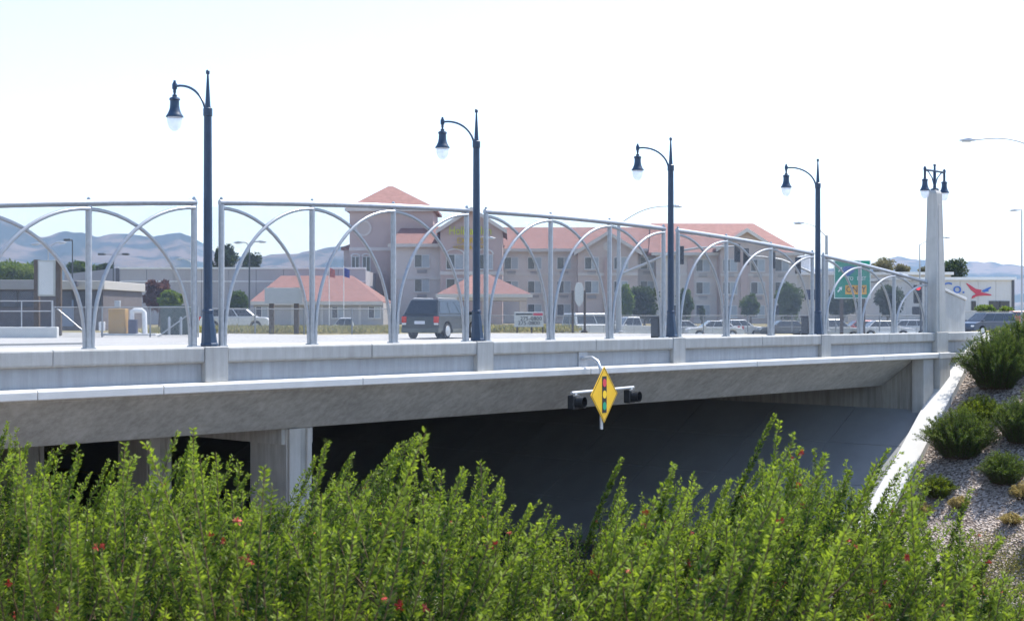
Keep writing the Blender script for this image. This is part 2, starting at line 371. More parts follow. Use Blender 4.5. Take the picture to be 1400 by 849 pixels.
# ---------------------------------------------------------------- arched fence panels on the parapet
def ztop(s): return 3.39 - .00323 * (s - 8) ** 2
def clip_wires(L, zb, zt, pitch, r):
    """two families of crossing diagonal wires inside a panel 0..L, zb..zt(x)"""
    segs = []
    hmax = max(zt(0), zt(L), zt(L/2)) - zb
    k = -hmax
    while k < L:
        for sg in (1, -1):
            # param: x = k + h (sg=1), x = k + hmax - h (sg=-1)
            hs = np.linspace(0, hmax, 60); xs = k + hs if sg == 1 else k + hmax - hs
            ok = (xs >= 0) & (xs <= L) & (zb + hs <= np.array([zt(x) for x in xs]))
            if ok.sum() >= 2:
                i0 = np.argmax(ok); i1 = len(ok) - 1 - np.argmax(ok[::-1])
                segs.append(((xs[i0], zb + hs[i0]), (xs[i1], zb + hs[i1]), sg))
        k += pitch
    return segs
def wire_mesh(name, segs, r, yoff, m, parent):
    V = []; Q = []
    for (a, b, sg) in segs:
        dx, dz = b[0]-a[0], b[1]-a[1]; l = math.hypot(dx, dz)
        if l < 1e-6: continue
        nx, nz = -dz / l * r, dx / l * r; y = yoff + sg * r * .8; n = len(V)
        for p in (a, b):
            V += [(p[0]+nx, y - r*.6, p[1]+nz), (p[0]-nx, y - r*.6, p[1]-nz), (p[0], y + r, p[1])]
        Q += [(n, n+1, n+4, n+3), (n+1, n+2, n+5, n+4), (n+2, n, n+3, n+5)]
    return stuff(np_mesh(name, V, quads=Q, mat=m, parent=parent))
PLAB = ['arched steel fence panel running out of view beyond the lamps', 'arched steel fence panel between third and fourth lamps from the concrete pillar',
        'arched steel fence panel with the dark estate car road behind its left neighbour lamp', '', '']
PLAB = ['tall arched steel fence panel farthest from the concrete pillar', 'arched steel fence panel, fourth from the concrete pillar, the estate car behind it',
        'arched steel fence panel in the middle of the row, above the hanging signal sign', 'arched steel fence panel, second from the concrete pillar, traffic signals behind it',
        'lowest arched steel fence panel, ending at the concrete pillar, green road sign behind it']
for i in range(5):
    s0 = -7 + 7 * i; a = .30; b = 6.70 if i < 4 else 6.52
    fp = thing('arched_fence', PLAB[i], 'fence', bw(s0, 0.0, PT), ANG, 'arched fence panels on the bridge parapet')
    zt = lambda x, s0=s0: ztop(s0 + x) - PT
    posts = [a + (b - a) * k / 3 for k in range(4)]
    for p in posts:
        h = zt(p)
        o = MB().tube([(p,0,0),(p,0,h-.04)], .055, 10).build('post', GALV, fp, smooth=True)
        MB().box(p-.09, p+.09, -.09, .09, .001, .022).build('base_plate', GALV, o)
        MB().lathe([(.0,h+.02),(.03,h+.03),(.035,h+.07),(.02,h+.10),(.0,h+.105)], 8, (p,0,0), cap=False).build('post_cap', GALV, o, smooth=True)
    xs = np.linspace(a - .04, b + .04, 17)
    MB().tube([(x, 0, zt(x)) for x in xs], .058, 10).build('top_rail', GALV, fp, smooth=True)
    for p, q in zip(posts[:-1], posts[1:]):
        for c, e in ((p, q), (q, p)):                    # crown at c, foot at e
            h = zt(c) - .10; th = np.linspace(0, math.pi / 2, 18); sg = 1 if e > c else -1; span = abs(e - c) - .06
            pt = [(c + sg * span * math.sin(x), (.03 if sg > 0 else -.03), .06 + (h - .06) * (math.cos(x) ** .92)) for x in th[:-1]] + [(c + sg * span, (.03 if sg > 0 else -.03), .02)]
            MB().tube(pt, .034, 8).build('arch', GALV, fp, smooth=True)
    o = wire_mesh('wire_mesh', clip_wires(b, .04, lambda x: zt(x) - .03, .030, .0016), .0016, .075, WIRE, fp)
# ---------------------------------------------------------------- lamps on the parapet
def lantern(parent, x, y, zc):                          # zc: height of the hood rim
    MB().lathe([(.0,zc+.46),(.022,zc+.46),(.022,zc+.41),(.045,zc+.40),(.045,zc+.36),(.09,zc+.345),(.105,zc+.31),(.085,zc+.29),(.088,zc+.19),(.10,zc+.12),(.135,zc+.04),(.165,zc+.0),(.165,zc-.02),(.0,zc-.02)], 18, (x,y,0), cap=False).build('lamp_hood', NAVY, parent, smooth=True)
    MB().lathe([(.138,zc-.021),(.14,zc-.06),(.13,zc-.14),(.105,zc-.21),(.06,zc-.265),(.0,zc-.285)], 18, (x,y,0), cap=False).build('globe', GLOBE, parent, smooth=True)
LL = ['tall navy lamp post with hanging lantern, fourth from the concrete pillar', 'tall navy lamp post with hanging lantern, third from the concrete pillar',
      'tall navy lamp post with hanging lantern, second from the concrete pillar', 'tall navy lamp post with hanging lantern, next to the concrete pillar']
for i, s in enumerate(lamps):
    lp = thing('street_lamp', LL[i], 'street lamp', bw(s, 0, PT + .004), ANG, 'lamp posts along the parapet')
    def octo(cx, cy, r, z): return [(cx + r*math.cos(k*math.pi/4+.39), cy + r*math.sin(k*math.pi/4+.39), z) for k in range(8)]
    mb = MB(); secs = [octo(.035,0,.165,0), octo(.035,0,.165,.05), octo(.03,0,.15,.06), octo(.0,0,.10,.60), octo(0,0,.105,.62), octo(0,0,.105,.66), octo(0,0,.09,.68)]
    for q, sc in enumerate(secs):
        mb.v += sc
        if q: mb.f += [((q-1)*8+k, (q-1)*8+(k+1)%8, q*8+(k+1)%8, q*8+k) for k in range(8)]
    mb.f += [tuple(range(8)), tuple(range(len(mb.v)-8, len(mb.v)))]
    bs = mb.build('base', NAVY, lp, .006)
    MB().box(.09, .15, -.05, .05, .12, .34).build('access_cover', NAVY, bs, .01)
    MB().lathe([(.084,.66),(.080,2.5),(.072,4.20),(.086,4.21),(.086,4.34),(.06,4.36),(.06,4.37)], 16).build('pole', NAVY, lp, smooth=True)
    MB().lathe([(.052,4.36),(.018,4.96),(.036,4.98),(.036,5.03),(.018,5.05),(.0,5.05)], 12, cap=False).build('finial', NAVY, lp, smooth=True)
    th = np.linspace(0, math.pi/2, 12)
    MB().tube([(0, .06 + .95 * (1 - math.cos(x)), 4.20 + .66 * math.sin(x)) for x in th] + [(0, 1.06, 4.86)], .024, 8).build('arm', NAVY, lp, smooth=True)
    MB().lathe([(.0,4.74),(.03,4.74),(.03,4.80),(.048,4.81),(.048,4.90),(.025,4.94),(.025,4.97),(0,4.97)], 12, (0,1.06,0), cap=False).build('arm_coupling', NAVY, lp, smooth=True)
    lantern(lp, 0, 1.06, 4.30)
# ---------------------------------------------------------------- concrete pillar with twin lantern
pl = thing('concrete_pillar', 'tapered concrete pillar at the end of the bridge parapet', 'pillar', bw(28, 0, PT + .013), ANG)
MB().frustum((-.35,.35,-.3,.16), 0, (-.2,.2,-.22,.11), 4.45).build('shaft', PILC, pl, .015)
MB().frustum((-.2,.2,-.22,.11), 4.451, (-.14,.14,-.17,.06), 4.56).build('pillar_top', PILC, pl, .01)
MB().add([(-.362,-.10,.0),(-.362,.10,.0),(-.212,.06,3.75),(-.212,-.09,3.75),(-.30,-.10,.0),(-.30,.10,.0),(-.15,.06,3.75),(-.15,-.09,3.75)],
         [(0,1,2,3),(0,3,7,4),(1,5,6,2),(3,2,6,7),(0,4,5,1),(4,7,6,5)]).build('raised_panel', PILC, pl, .008)
MB().add([(-.19,-.318,.0),(.19,-.318,.0),(.10,-.236,4.1),(-.10,-.236,4.1),(-.19,-.26,.0),(.19,-.26,.0),(.10,-.18,4.1),(-.10,-.18,4.1)],
         [(0,3,2,1),(0,4,7,3),(1,2,6,5),(3,7,6,2),(0,1,5,4),(4,5,6,7)]).build('raised_panel', PILC, pl, .008)
tl = thing('twin_lantern', 'navy twin lantern standing on top of the concrete pillar', 'lantern', bw(28, -.055, PT + .013 + 4.56), ANG)
MB().lathe([(.13,0),(.13,.05),(.06,.07),(.05,.12),(.05,.62),(.035,.64),(.035,.78),(.05,.79),(.05,.83),(.0,.86)], 12).build('stem', NAVY, tl, smooth=True)
MB().tube([(-.66,0,.62),(.66,0,.62)], .035, 8).build('crossbar', NAVY, tl, smooth=True)
for sg in (-1, 1):
    MB().tube([(sg*.05,0,.16),(sg*.18,0,.40),(sg*.42,0,.57),(sg*.56,0,.60)], .02, 8).build('brace', NAVY, tl, smooth=True)
    MB().lathe([(.04,.38),(.04,.60),(.05,.62),(.05,.68),(.02,.73),(.0,.73)], 10, (sg*.66,0,0), cap=False).build('drop_stem', NAVY, tl, smooth=True)
    lantern(tl, sg*.66, 0, -.03)
# ---------------------------------------------------------------- hanging signal sign with two beacons
Aw = ANG + R(11.3)
c0 = WP(821, 539, 33.72)
hs = thing('hanging_signal_sign', 'yellow diamond signal-ahead sign hung from the parapet with two black beacons', 'road sign', (c0.x, c0.y, c0.z), Aw)
YEL = mat('sign_yellow', (.78,.46,.015), .5, 0, .05, 5); SIGNB = mat('sign_black', (.02,.02,.022), .5, 0, .1, 5)
ALU = mat('brushed_aluminium', (.62,.64,.66), .38, .6, .06, 20)
d = .655
dm = MB().prism([(-d,0),(0,-d),(d,0),(0,d)], 'y', -.10, -.086).build('sign_plate', YEL, hs, .004)
bz = .04; dd = d - .035
fr = MB()
for (p, q) in (((-dd,0),(0,-dd)), ((0,-dd),(dd,0)), ((dd,0),(0,dd)), ((0,dd),(-dd,0))):
    fr.add([(p[0],-.1035,p[1]),(q[0],-.1035,q[1]),(q[0]*.965,-.1035,q[1]*.965),(p[0]*.965,-.1035,p[1]*.965)], [(0,1,2,3)])
fr.build('sign_border', SIGNB, dm, fix=False)
MB().box(-.105,.105,-.106,-.1015,-.42,.42).build('signal_symbol', SIGNB, dm)
for z, c in ((.265,(.62,.05,.07)), (0,(.85,.55,.02)), (-.265,(.01,.30,.16))):
    MB().lathe([(.0,-.111),(.092,-.111),(.092,-.1065)], 20, (0,0,z), 'y', cap=False).build('signal_dot', mat('sign_dot_%d' % int(z*100), c, .5, 0, .04, 5), dm)
# pipe: from the mounting plate on the parapet out and down behind the sign
pm = bw(10.35, -.17, .11); M = Matrix.Translation(hs.location) @ Matrix.Rotation(Aw, 4, 'Z')
q = M.inverted() @ pm
dn = (M.inverted().to_3x3() @ (bw(0,-1) - bw(0,0)))
p0 = q; p1 = q + dn * .08; top = Vector((-.0, -.02, q.z))
pipe = [p0, p1, p1.lerp(top, .45) + Vector((0,0,.02)), p1.lerp(top, .78) + Vector((0,0,-.06)), Vector((0,-.02,q.z-.26)), Vector((0,-.02,-.2)), Vector((0,-.02,-.80))]
pp = MB().tube(pipe, .042, 10).build('bent_pipe', ALU, hs, smooth=True)
mp_ = MB().box(-.16,.16,-.03,.0,-.2,.2).build('mounting_plate', GALV, hs, .006); mp_.location = q + dn * .005; mp_.rotation_euler = (0, 0, ANG - Aw)
MB().tube([(-1.45,-.055,.10),(1.55,-.055,.10)], .034, 8).build('crossbar', ALU, hs, smooth=True)
for x in (-1.30, 1.40):
    hd = MB().box(x-.15,x+.15,-.12,.06,-.27,.05).build('beacon_housing', BLACKM, hs, .03, seg=2)
    MB().lathe([(.125,-.12),(.128,-.30),(.12,-.30),(.118,-.12)], 18, (x,0,-.11), 'y', cap=False).build('visor', BLACKM, hd)
    MB().lathe([(.0,-.14),(.08,-.138),(.115,-.125)], 16, (x,0,-.11), 'y', cap=False).build('lens', mat('amber_lens', (.25,.10,.01), .2, 0, .1, 5), hd)
    MB().box(x-.05,x+.05,-.09,-.02,.051,.11).build('beacon_bracket', ALU, hd)
# ---------------------------------------------------------------- hotel and buildings behind
STUC = mat('hotel_stucco', (.49,.41,.38), .9, 0, .05, .35); STUC2 = mat('hotel_stucco_pale', (.56,.51,.49), .9, 0, .05, .35)
STUC3 = mat('hotel_stucco_rose', (.45,.35,.33), .9, 0, .05, .35)
TRIM = mat('hotel_trim', (.56,.53,.51), .8, 0, .04, 1)
ROOF = mat('red_roof_shingle', (.235,.125,.11), .9, 0, .14, 1.6, .4, 8)
GLASSD = glassmat('dark_window_glass', (.035,.045,.065)); CURT = mat('pale_curtain_glass', (.34,.38,.42), .25, 0, .1, 1.2)
FRAME = mat('window_frame_white', (.62,.62,.62), .6, 0, .05, 3); ACG = mat('wall_vent_grille', (.30,.29,.30), .7, 0, .1, 8)
h0 = thing('hotel', 'three-storey beige hotel with red hipped roofs and gables behind the fence', 'hotel', (0, 180, 0))
def quadbox(x0,x1,y0,y1,z0,z1,name,m,w=h0,bevel=0): return MB().box(x0,x1,y0,y1,z0,z1).build(name, m, w, bevel, w=w)
_wc = {}
def window(x, y, z, w=1.75, h=1.5, root=h0, ac=True, split=True, arch=False):
    """window on a wall facing -y at (x, y, z centre)"""
    key = (w, h, split, arch)
    if key not in _wc:
        f = .07
        mb = MB().box(-w/2,w/2,-.10,.02,h/2-f,h/2).box(-w/2,w/2,-.10,.02,-h/2,-h/2+f).box(-w/2,-w/2+f,-.099,.02,-h/2+f,h/2-f).box(w/2-f,w/2,-.099,.02,-h/2+f,h/2-f).box(-.04,.04,-.098,.02,-h/2+f,h/2-f)
        if arch:
            n = 10; r = w/2 + .12
            for k in range(n):
                a0, a1 = math.pi*k/n, math.pi*(k+1)/n
                mb.add([(math.cos(a)*rr, yy, h/2 + math.sin(a)*rr*.55) for yy in (-.14,.02) for a in (a0,a1) for rr in (r-.18, r)], [(0,1,3,2),(4,6,7,5),(1,5,7,3),(0,2,6,4)])
        fo = mb.build('window', FRAME, root)
        d_ = MB().box(-w/2+f,-.04,-.05,-.0,-h/2+f,h/2-f).build('pane', GLASSD, fo); l_ = MB().box(.04,w/2-f,-.05,-.0,-h/2+f,h/2-f).build('pane', CURT if split else GLASSD, fo)
        s_ = MB().box(-w/2-.05,w/2+.05,-.16,.02,-h/2-.08,-h/2-.002).build('sill', TRIM, fo)
        _wc[key] = (fo.data, d_.data, l_.data, s_.data)
        for o in (d_, l_, s_, fo): bpy.data.objects.remove(o)
    m = _wc[key]; fo = link('window', m[0], root); fo.location = (x - root.location.x, y - root.location.y, z - root.location.z)
    link('pane', m[1], fo); link('pane', m[2], fo); link('sill', m[3], fo)
    if ac:
        if 'ac' not in _wc:
            mb = MB().box(-.55,.55,-.09,.02,-.2,.2)
            for k in range(4): mb.box(-.5,.5,-.12,-.09,-.16+k*.1,-.11+k*.1)
            t_ = mb.build('wall_vent', ACG, root); _wc['ac'] = t_.data; bpy.data.objects.remove(t_)
        v = link('wall_vent', _wc['ac'], root); v.location = (x - root.location.x, y - root.location.y, z - root.location.z - h/2 - .45)
    return fo
def hip_roof(x0,x1,y0,y1,ze,zr,rx0,rx1,ry,root,ov=.6,name='roof',m=ROOF):
    a,b,c,d_ = x0-ov,x1+ov,y0-ov,y1+ov
    return MB().add([(a,c,ze),(b,c,ze),(b,d_,ze),(a,d_,ze),(rx0,ry,zr),(rx1,ry,zr),(a,c,ze-.28),(b,c,ze-.28),(b,d_,ze-.28),(a,d_,ze-.28)],
        [(0,1,5,4),(1,2,5),(2,3,4,5),(3,0,4),(6,9,8,7),(0,6,7,1),(1,7,8,2),(2,8,9,3),(3,9,6,0)]).build(name, m, root, w=root)
def fascia(x0,x1,y0,ze,root,ov=.62,m=None):
    return MB().box(x0-ov,x1+ov,y0-ov-.06,y0-ov-.005,ze-.34,ze+.04).build('eave_trim', m or TRIM, root, w=root)
def gable(x0,x1,y0,y1,zw,zf,za,root,wm=STUC3,ov=.5):
    xm = (x0+x1)/2
    MB().prism([(x0,0),(x1,0),(x1,zf),(xm,za),(x0,zf)], 'y', y0, y1).build('gable_wall', wm, root, w=root)
    k = (za-zf)/(xm-x0)
    for sg, xe in ((-1,x0),(1,x1)):
        xo = xe + sg*ov; zo = zf - k*ov
        MB().add([(xo,y0-.5,zo+.02),(xm,y0-.5,za+.02),(xm,y1,za+.02),(xo,y1,zo+.02),(xo,y0-.5,zo+.32),(xm,y0-.5,za+.32),(xm,y1,za+.32),(xo,y1,zo+.32)],
                 [(0,3,2,1),(4,5,6,7),(0,1,5,4),(1,2,6,5),(2,3,7,6),(3,0,4,7)]).build('gable_roof', ROOF, root, w=root)
        MB().add([(xo,y0-.6,zo-.12),(xm,y0-.6,za-.12),(xm,y0-.503,za-.12),(xo,y0-.503,zo-.12),(xo,y0-.6,zo+.34),(xm,y0-.6,za+.34),(xm,y0-.503,za+.34),(xo,y0-.503,zo+.34)],
                 [(0,3,2,1),(4,5,6,7),(0,1,5,4),(1,2,6,5),(2,3,7,6),(3,0,4,7)]).build('gable_trim', TRIM, root, w=root)
# tower
Y = 172
quadbox(WX(478,Y),WX(592,Y),Y,Y+11,0,13.35,'wall',STUC3)
hip_roof(WX(478,Y),WX(592,Y),Y,Y+11,13.5,16.6,WX(530,Y+5),WX(537,Y+5),Y+5.5,h0,.5); fascia(WX(478,Y),WX(592,Y),Y,13.5,h0,.52)
quadbox(WX(478,Y)-.05,WX(592,Y),Y-.12,Y,8.55,8.95,'trim_band',STUC2)
for k in (486, 501): window(WX(k,Y), Y, WZ(361,Y), .95, 1.8, ac=True, split=False, arch=True)
MB().lathe([(.0,-.06),(.75,-.06),(.75,.0)], 24, (WX(497,Y),Y,WZ(312,Y)), 'y', cap=False).build('roundel', STUC, h0, w=h0)
MB().lathe([(.72,-.12),(.95,-.12),(.95,.0),(.72,.0)], 24, (WX(497,Y),Y,WZ(312,Y)), 'y', cap=False).build('roundel_ring', STUC2, h0, w=h0)
quadbox(WX(470,176),WX(480,176),176,186,0,8.9,'wall',STUC)
hip_roof(WX(470,176),WX(480,176),176,186,9.1,9.9,WX(479,178),WX(480,178),181,h0,.3)
# stepped block in front of the tower
Y = 167.5
quadbox(WX(537,Y),WX(602,Y),Y,Y+6,0,8.95,'wall',STUC2); quadbox(WX(537,Y)-.06,WX(602,Y),Y-.1,Y,5.05,5.4,'trim_band',TRIM)
MB().add([(WX(534,Y),Y-.6,9.1),(WX(606,Y),Y-.6,9.1),(WX(606,Y),Y+5,11.4),(WX(545,Y),Y+5,11.4),(WX(534,Y),Y-.6,8.8),(WX(606,Y),Y-.6,8.8),(WX(606,Y),Y+5,8.8),(WX(545,Y),Y+5,8.8)],
         [(0,1,2,3),(4,7,6,5),(0,4,5,1),(1,5,6,2),(2,6,7,3),(3,7,4,0)]).build('roof', ROOF, h0, w=h0)
fascia(WX(538,Y),WX(602,Y),Y,9.1,h0,.6)
for zz in (WZ(357,Y), WZ(390.5,Y)): window(WX(577,Y), Y, zz)
# entrance gable with the sign
Y = 165
gable(WX(602,Y),WX(687,Y),Y,Y+16,0,WZ(315,Y),WZ(285,Y)-.2,h0)
for px in (622, 662):
    window(WX(px,Y), Y, WZ(358,Y), 2.0, 1.7, ac=False, arch=True); window(WX(px,Y), Y, WZ(390,Y), 2.0, 1.5, ac=False)
quadbox(WX(602,Y)-.05,WX(687,Y)+.05,Y-.1,Y-.005,WZ(376,Y),WZ(371,Y),'trim_band',TRIM)
SGREEN = mat('sign_letter_green', (.52,.58,.05), .5, 0, .05, 3); SGOLD = mat('sign_letter_gold', (.60,.42,.05), .5, 0, .05, 3)
def hl(body, size, px, py, YY, m, sx=1.0): return lettering(body, size, .06, m, h0, (WX(px,YY), YY - .08 - 180, WZ(py,YY)), 0, sx)
hl('Holiday Inn', 1.35, 643, 316, Y, SGREEN, .78); hl('EXPRESS', .95, 643, 329.5, Y, SGOLD, .85); hl('HOTEL & SUITES', .55, 643, 338.5, Y, SGOLD, .95)
# main wing
Y = 180
quadbox(WX(655,Y),WX(905,Y),Y,Y+16,0,8.95,'wall',STUC2); 
hip_roof(WX(640,Y),WX(912,Y),Y,Y+16,9.1,12.25,WX(650,188),WX(908,188),Y+8,h0); fascia(WX(660,Y),WX(905,Y),Y,9.1,h0)
for zb in (WZ(377,Y), WZ(410,Y)): quadbox(WX(655,Y),WX(905,Y),Y-.1,Y-.004,zb,zb+.35,'trim_band',TRIM)
for px in (699, 731, 771, 885):
    for py in (360, 392.5): window(WX(px,Y), Y, WZ(py,Y))
for px in (731, 771, 885): window(WX(px,Y), Y, WZ(424,Y), ac=False)
# middle gable
Y = 177.5
gable(WX(790,Y),WX(872,Y),Y,Y+9,0,WZ(345,Y),WZ(320,Y),h0,STUC,.5)
for zb in (WZ(377,Y),): quadbox(WX(790,Y),WX(872,Y),Y-.1,Y-.004,zb,zb+.35,'trim_band',TRIM)
for px in (809, 849):
    for py in (360, 392.5): window(WX(px,Y), Y, WZ(py,Y))
quadbox(WX(826,Y),WX(834,Y),Y-.25,Y-.002,0,WZ(352,Y),'pilaster',STUC3)
MB().lathe([(.0,-.08),(.55,-.08),(.55,0)], 16, (WX(831,Y),Y,WZ(337,Y)), 'y', cap=False).build('gable_vent', TRIM, h0, w=h0)
# right wing
Y = 178
quadbox(WX(897,Y),WX(1090,Y),Y,Y+20,0,8.4,'wall',STUC2)
hip_roof(WX(893,Y),WX(1092,Y),Y,Y+20,8.55,12.75,WX(890,188),WX(1030,188),Y+10,h0); fascia(WX(897,Y),WX(1090,Y),Y,8.55,h0)
for zb in (WZ(377.5,Y), WZ(411,Y)): quadbox(WX(897,Y),WX(1090,Y),Y-.1,Y-.004,zb,zb+.35,'trim_band',TRIM)
for px in (961, 1069):
    for py in (363, 394): window(WX(px,Y), Y, WZ(py,Y))
for px in (925, 961, 1069): window(WX(px,Y), Y, WZ(425,Y), ac=False)
for a, b in ((940, 948), (980, 986)): quadbox(WX(a,Y),WX(b,Y),Y-.22,Y-.002,0,8.0,'pilaster',STUC3)
Y = 176
gable(WX(985,Y),WX(1056,Y),Y,Y+12,0,WZ(339,Y),WZ(316,Y),h0,STUC,.6)
quadbox(WX(985,Y),WX(1056,Y),Y-.1,Y-.004,WZ(377.5,Y),WZ(374,Y),'trim_band',TRIM)
for px in (998, 1036):
    for py in (363, 394, 426): window(WX(px,Y), Y, WZ(py,Y), ac=(py < 420))
quadbox(WX(1012,Y),WX(1022,Y),Y-.25,Y-.002,0,WZ(345,Y),'pilaster',STUC3)
# entrance canopy
Y = 150
cn = h0
MB().box(WX(603,Y),WX(721,Y),Y,Y+9,WZ(411,Y),WZ(403,Y)-.01).build('canopy_beam', STUC2, cn, w=cn)
hip_roof(WX(600,Y),WX(724,Y),Y,Y+9,WZ(402.5,Y),WZ(375,154.5),WX(648,154.5),WX(668,154.5),Y+4.5,cn,.3,'canopy_roof')
fascia(WX(600,Y),WX(724,Y),Y,WZ(402.5,Y),cn,.32)
for px in (608, 664, 715): MB().box(WX(px,Y)-.4,WX(px,Y)+.4,Y+.1,Y+.9,-.05,WZ(411,Y)).build('canopy_column', STUC, cn, .03, w=cn)
# low wing with its own red roof
Y = 150
lw = thing('low_wing', 'low grey hotel building with a big red hipped roof', 'building', (WX(430,Y), Y, 0))
MB().box(WX(347,Y),WX(524,Y),Y,Y+13,0,WZ(414,Y)).build('wall', mat('lowwing_stucco', (.40,.385,.39), .9, 0, .06, .5), lw, w=lw)
hip_roof(WX(347,Y),WX(518,Y),Y,Y+13,WZ(412.5,Y),WZ(377,156.5),WX(384,156.5),WX(482,156.5),Y+6.5,lw,.4); fascia(WX(347,Y),WX(518,Y),Y,WZ(412.5,Y),lw,.42)
for px in (358, 462, 520): window(WX(px,Y)-(.6 if px == 520 else 0), Y, WZ(427,Y), 1.3, 1.25, lw, False)
for px in (400, 440, 492): quadbox(WX(px,Y)-.12,WX(px,Y)+.12,Y-.15,Y-.003,0,WZ(414.5,Y),'pilaster',TRIM,lw)
# grey warehouse on the left
WGREY = mat('warehouse_panel', (.43,.415,.44), .85, 0, .05, .3, .0, 8, .06); WCAP = mat('warehouse_cap', (.75,.75,.76), .6, 0, .04, 1)
Y = 160; wb = thing('grey_warehouse', 'long pale grey warehouse with white roof edge behind the red-leaved tree', 'warehouse', (WX(300,Y), Y, 0))
xa = WX(163,Y); xb = WX(500,Y); npan = 9
for k in range(npan): MB().box(xa+(xb-xa)*k/npan+.02, xa+(xb-xa)*(k+1)/npan-.02, Y, Y+.4, 0, WZ(368,Y)).build('wall_panel', WGREY, wb, w=wb)
MB().box(xa+.1,xb,Y+.41,Y+24,0,WZ(370,Y)).build('building_core', WGREY, wb, w=wb)
MB().box(xa-.15,xb,Y-.1,Y+.5,WZ(368,Y)+.005,WZ(365.5,Y)).build('roof_edge', WCAP, wb, w=wb)
MB().box(xa-.35,xa+.015,Y-.12,Y+.3,0,WZ(367,Y)).build('corner_post', mat('dark_trim', (.10,.10,.12), .7, 0, .1, 3), wb, w=wb)
MB().box(xa+.1,xb,Y-.06,Y-.004,WZ(385.5,Y),WZ(384,Y)).build('trim_band', WCAP, wb, w=wb)
Yb = 162; 
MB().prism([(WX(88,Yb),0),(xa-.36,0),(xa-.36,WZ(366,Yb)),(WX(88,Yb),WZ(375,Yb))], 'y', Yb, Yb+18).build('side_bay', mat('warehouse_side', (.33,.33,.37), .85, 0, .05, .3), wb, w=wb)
# dark low building, far left
Y = 105; ld = thing('low_office', 'low dark brick office with pale roof band behind the sign board', 'building', (WX(60,Y), Y, 0))
DKB = mat('dark_brick', (.125,.11,.115), .9, 0, .2, 2.5, .3, 14); BAND = mat('pale_fascia_band', (.42,.40,.38), .8, 0, .06, .8)
MB().box(WX(-60,Y),WX(141,Y),Y,Y+11,0,WZ(395,Y)).build('wall', DKB, ld, w=ld)
MB().box(WX(-62,Y),WX(80,Y),Y-.5,Y+11.3,WZ(396,Y),WZ(383,Y)).build('roof_band', mat('fascia_grey', (.27,.265,.27), .8, 0, .06, .8), ld, .03, w=ld)
MB().box(WX(80,Y)+.01,WX(145,Y),Y-.45,Y+11.2,WZ(396,Y),WZ(384,Y)).build('roof_band', BAND, ld, .03, w=ld)
for a, b in ((-55,-28),(-26,0),(2,24),(26,47),(84,100),(102,118),(122,139)):
    f = MB().box(WX(a,Y),WX(b,Y),Y-.08,Y-.003,WZ(420,Y),WZ(398,Y)).build('window', mat('office_frame', (.06,.065,.075), .5, 0, .1, 3), ld, w=ld)
    MB().box(WX(a,Y)+.08,WX(b,Y)-.08,Y-.1,Y-.081,WZ(419,Y),WZ(399,Y)).build('pane', mat('office_glass', (.05,.06,.09), .12, 0, .2, .6), f, w=ld)
MB().box(WX(81,Y),WX(101,Y),Y-.09,Y-.004,WZ(446,Y),WZ(410,Y)).build('door', mat('blue_grey_door', (.20,.25,.34), .6, 0, .05, 2), ld, .01, w=ld)
MB().box(WX(104,Y),WX(110,Y),Y-.9,Y-.51,WZ(392,Y),WZ(384.5,Y)).build('wall_lamp', mat('dark_trim', (.10,.10,.12)), ld, .03, w=ld)
# pale annex to the right of the hotel
Y = 205; an = thing('pale_annex', 'pale beige building with small dark windows behind the green road sign', 'building', (WX(1185,Y), Y, 0))
ANX = mat('annex_wall', (.47,.44,.41), .85, 0, .05, .3)
MB().box(WX(1095,Y),WX(1300,Y),Y,Y+16,0,WZ(376,Y)).build('wall', ANX, an, w=an)
MB().box(WX(1092,Y),WX(1303,Y),Y-.4,Y+16.4,WZ(376,Y)+.005,WZ(372,Y)).build('roof_edge', WCAP, an, w=an)
MB().prism([(WX(1093,Y),WZ(371.5,Y)),(WX(1118,Y),WZ(371.5,Y)),(WX(1116,Y),WZ(346,Y)),(WX(1100,Y),WZ(350,Y))], 'y', Y+2, Y+6).build('roof_screen', WCAP, an, w=an)
for px in (1104,1117,1130,1196,1208,1224,1236):
    f = MB().box(WX(px-4,Y),WX(px+4,Y),Y-.08,Y-.003,WZ(410,Y),WZ(396,Y)).build('window', mat('office_frame', (.06,.065,.075)), an, w=an)
    MB().box(WX(px-3.4,Y),WX(px+3.4,Y),Y-.1,Y-.081,WZ(409.3,Y),WZ(396.7,Y)).build('pane', mat('annex_glass', (.07,.09,.17), .1, 0, .1, 1), f, w=an)
# white warehouse with the aeroplane emblem
Y = 165; aw = thing('white_warehouse', 'white warehouse with blue lettering and a red aeroplane emblem beyond the pillar', 'warehouse', (WX(1335,Y), Y, 0))
WW = mat('white_cladding', (.60,.59,.60), .8, 0, .04, .3, 0, 8, .05)
xa, xb = WX(1215,Y), WX(1386,Y)
for k in range(7): MB().box(xa+(xb-xa)*k/7+.015, xa+(xb-xa)*(k+1)/7-.015, Y, Y+.3, 0, WZ(383,Y)).build('wall_panel', WW, aw, w=aw)
MB().box(xa,xb-.02,Y+.31,Y+20,0,WZ(384,Y)).build('building_core', WW, aw, w=aw)
MB().box(xa-.2,xb+.2,Y-.3,Y+20.5,WZ(383,Y)+.005,WZ(379,Y)).build('roof_edge', WCAP, aw, w=aw)
MB().box(xb-.25,xb+.06,Y-.07,Y-.004,0,WZ(383,Y)).build('downpipe', mat('dark_trim', (.10,.10,.12)), aw, w=aw)
SBLUE = mat('sign_letter_blue', (.06,.16,.50), .5, 0, .05, 3); SRED = mat('emblem_red', (.55,.06,.10), .5, 0, .05, 3)
lettering('Co.', 1.75, .05, SBLUE, aw, (WX(1303,Y) - aw.location.x, -.07, WZ(394.5,Y)), 0, 1.05)
